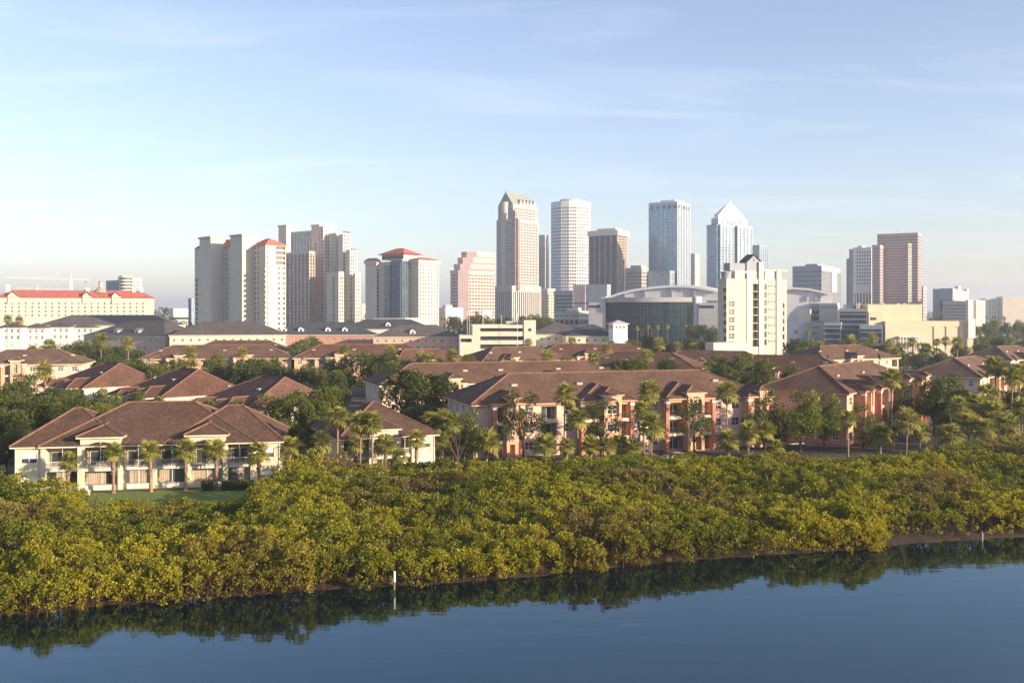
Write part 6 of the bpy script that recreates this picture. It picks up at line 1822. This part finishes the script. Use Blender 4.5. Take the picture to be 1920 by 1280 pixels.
# canopy band and curved fascia
mb = MB()
for a, b_ in zip(gp, gp[1:]):
    mb.poly([(a[0], a[1] - 1.2, zg - 1), (b_[0], b_[1] - 1.2, zg - 1), (b_[0], b_[1] - 1.2, zg + 2.2), (a[0], a[1] - 1.2, zg + 2.2)]); mb.poly([(a[0], a[1] - 1.2, zg + 2.2), (b_[0], b_[1] - 1.2, zg + 2.2), (b_[0], 9, zg + 2.2), (a[0], 9, zg + 2.2)])
mb.build('canopy_band', C_CONC, AR)
pxs = [1133, 1155, 1180, 1205, 1230, 1255, 1280, 1305, 1330, 1345, 1400, 1470, 1500, 1540]
ys_ = [557, 549, 543, 539, 536.5, 535, 535.5, 538, 543, 547, 545, 541, 543, 552]
front = list(zip([au(p) for p in pxs[:10]], [az(v) for v in ys_[:10]]))
mb = MB()
for (a, za), (b_, zb_) in zip(front, front[1:]):
    mb.poly([(a, 9, zg), (b_, 9, zg), (b_, 9, zb_ - 1.5), (a, 9, za - 1.5)])
mb.build('upper_wall', stucco('arena_panel', (.52, .52, .53), var=.06, scale=.2), AR)
mb = MB()
for (a, za), (b_, zb_) in zip(front, front[1:]):
    mb.poly([(a, 7, za - 1.6), (b_, 7, zb_ - 1.6), (b_, 7, zb_), (a, 7, za)]); mb.poly([(a, 7, za), (b_, 7, zb_), (b_, 60, zb_ + 1.5), (a, 60, za + 1.5)]); mb.poly([(a, 60, za + 1.5), (b_, 60, zb_ + 1.5), (b_, 130, zb_ - 6), (a, 130, za - 6)])
mb.build('curved_roof', C_METAL, AR)
for px in (1168, 1206, 1256, 1298):
    mb = MB(); mb.box(au(px) - .7, au(px) + .7, 7.6, 9.2, zg, az(541 if px > 1180 else 549) - .5); mb.build('roof_strut', C_BLUEGREY, AR)
mb = MB(); mb.tube([(au(1303), 4, 0), (au(1303), 4, az(557))], 3.4, 20); mb.build('round_tower', C_WHITE, AR)
for p0, p1, yt, yd in ((1104, 1136, 567, -2), (1309, 1348, 568, -3)):
    mb = MB(); mb.box(au(p0), au(p1), yd, 30, 0, az(yt)); s = mb.build('side_block', stucco('arena_side', (.46, .45, .45), var=.08, scale=.2), AR)
    mb = MB(); mb.box(au(p0) + .1, au(p0) + (au(p1) - au(p0)) * .7, yd - .15, yd - .01, az(yt + 10), az(yt + 5)); mb.build('louvre_band', G_DARK, s)
    for k in range(6):
        mb = MB(); z_ = az(yt + 14 + 9 * k); mb.box(au(p0) + .1, au(p1) - .1, yd - .08, yd - .01, z_, z_ + .25); mb.build('panel_joint', C_CONC, s)
mb = MB(); mb.box(au(1128), au(1136), 0, 6, 0, az(556)); mb.build('corner_block', C_STONE, AR)
rt_ = list(zip([au(p) for p in (1440, 1475, 1500, 1520, 1540)], [az(v) for v in (545, 541, 543, 547, 553)]))
mb = MB()
for (a, za), (b_, zb_) in zip(rt_, rt_[1:]):
    mb.poly([(a, 2, za), (b_, 2, zb_), (b_, 80, zb_ - 3), (a, 80, za - 3)]); mb.poly([(a, 4, 0), (b_, 4, 0), (b_, 4, zb_ - 1.2), (a, 4, za - 1.2)]); mb.poly([(a, 2, za - 1.4), (b_, 2, zb_ - 1.4), (b_, 2, zb_), (a, 2, za)])
a, za = rt_[-1]; mb.poly([(a, 4, 0), (a, 80, 0), (a, 80, za - 4), (a, 4, za - 1.2)])
mb.build('rear_wing', C_WHITE, AR)
for p in (1497, 1513, 1520): mb = MB(); mb.box(au(p) - .6, au(p) + .6, 3.2, 3.95, az(566), az(556)); mb.build('wing_post', C_CONC, AR)

# ------------------------------------------------------------------ halls right of the condominium tower
x, y_ = at(1660, 590)
YH = thing('yellow_hall', 'large windowless yellow hall with three framed recesses', 'hall', (x, y_, GZ), R(2))
def yz(y): return zy(y, 590) - GZ
def yu(px): return (px - 1660) / FPX * 590 * 1.03
mb = MB()
fr = [(yu(1738), yu(1750), 4, yz(612), .5, True), (yu(1762), yu(1773), 4, yz(612), .5, True), (yu(1785), yu(1798), 4, yz(612), .5, True)]
Wy = yu(1809)
wall(mb, (0, 0), 0., Wy, 0, yz(602), fr); wall(mb, (0, 40), -PI / 2, 40, 0, yz(602), []); wall(mb, (Wy, 0), PI / 2, 40, 0, yz(602), []); wall(mb, (Wy, 40), PI, Wy, 0, yz(602), []); mb.poly([(0, 0, yz(602)), (Wy, 0, yz(602)), (Wy, 40, yz(602)), (0, 40, yz(602))])
mb.build('wall', C_YELLOW, YH)
mb = MB(); mb.box(yu(1640), yu(1742), 10, 50, 0, yz(571)); mb.box(yu(1639.5), yu(1743), 9.8, 50.2, yz(571), yz(570)); mb.build('upper_hall', C_YELLOW, YH)
for k, px in enumerate((1672, 1700, 1712)):
    mb = MB(); mb.box(yu(px), yu(px + 5), 14, 18, yz(570), yz(568)); mb.build('roof_plant', C_CONC, YH)
mb = MB(); mb.box(yu(1633), yu(1660) - .1, 3, 30, 0, yz(585)); s = mb.build('side_hall', C_YELLOW, YH); mb = MB(); mb.box(yu(1636), yu(1647), 2.85, 2.99, yz(600), yz(595)); mb.build('window_band', G_DARK, s)
mb = MB(); mb.box(yu(1810), yu(1823), -2.5, -2, yz(634), yz(597)); sp = mb.build('white_screen', C_WHITE, YH)
mb = MB(); mb.box(yu(1809), yu(1820), -1.9, 20, 0, yz(600)); mb.build('end_block', C_YELLOW, YH)
mb = MB(); mb.box(yu(1682), yu(1727), -3, -.05, yz(632), yz(630)); s = mb.build('entrance_canopy', C_WHITE, YH)
for k in range(8): mb = MB(); u = yu(1684 + 5.8 * k); mb.box(u - .25, u + .25, -2.8, -2.3, 0, yz(632)); mb.build('canopy_post', C_WHITE, s)
T = Tower('glass_office', 'dark blue glass office left of the yellow hall', 'building', 20, 1640, 575)
b = T.blk(1573, 1626, 1634, 14); T.grid(b, 0, T.z(580, 14), 9, 2, 10, C_BLUEGREY, C_BLUEGREY, G_DARK, bf=.22, pf=.05)
b = T.blk(1612, 1655, 1660, -4); T.grid(b, 0, T.z(612, -4), 5, 1, 9, C_BLUEGREY, C_BLUEGREY, glass('night_blue_glass', (.03, .06, .12), rough=.1, metal=.3, cell=(3, 3, 3.3), var=.6), bf=.16, pf=.05)
b = T.blk(1545, 1577, 1582, 6); T.grid(b, 0, T.z(606, 6), 6, 1, 8, C_BLUEGREY, C_BLUEGREY, G_DARK, bf=.25, pf=.05)
T.box('roof_plant', T.blk(1582, 1600, 1612, 22), T.z(581, 14), T.z(573, 14), C_CONC); T.box('roof_plant', T.blk(1605, 1612, 1618, 20), T.z(581, 14), T.z(568, 14), C_CREAM)
T = Tower('exhibition_hall', 'white hall with curved front wall and pink panel below the arena wing', 'hall', 30, 1560, 640)
T.box('wall', T.blk(1500, 1560, 1575, 6), 0, T.z(604), C_CREAM)
T.box('pink_panel', T.blk(1497, 1519, 1521, -4), 0, T.z(580), C_PEACH)
b = T.blk(1520, 1536, 1540, 10); T.grid(b, 0, T.z(570), 8, 2, 4, C_CONC, None, G_TEAL, bf=.3)
b = T.blk(1536, 1570, 1574, 4); T.box('white_block', b, T.z(603), T.z(568), C_WARM); T.box('cornice_band', b, T.z(578), T.z(572), C_CONC, .3)
for k in range(3): mb = MB(); mb.box(b[0] - .2, b[0] + .2, b[2] + 14, b[2] + 15.2, T.z(589 + 5 * k), T.z(586 + 5 * k)); mb.build('window', G_DARK, T.o)
cx, cyv = T.blk(1475, 1490, 1510, -12)[0] + 6, T.blk(1475, 1490, 1510, -12)[2] + 2
mb = MB(); mb.tube([(cx, cyv, 0), (cx, cyv, T.z(603))], 8.5, 32); mb.build('round_wall', C_WHITE, T.o, smooth=False)
# ------------------------------------------------------------------ haze
mb = MB()
mb.box(-9500, 9500, -1400, 14500, -4, 205)
m = bpy.data.materials.new('haze'); m.use_nodes = True
nt = m.node_tree
nt.nodes.remove(nt.nodes['Principled BSDF'])
pv = nt.nodes.new('ShaderNodeVolumePrincipled')
pv.inputs['Color'].default_value = (0.74, 0.85, 1.0, 1)
pv.inputs['Density'].default_value = HAZE
pv.inputs['Anisotropy'].default_value = 0.2
nt.links.new(pv.outputs[0], nt.nodes['Material Output'].inputs['Volume'])
hz = mb.build('haze', m)
tag(hz, 'thin morning haze over the city', kind='stuff')
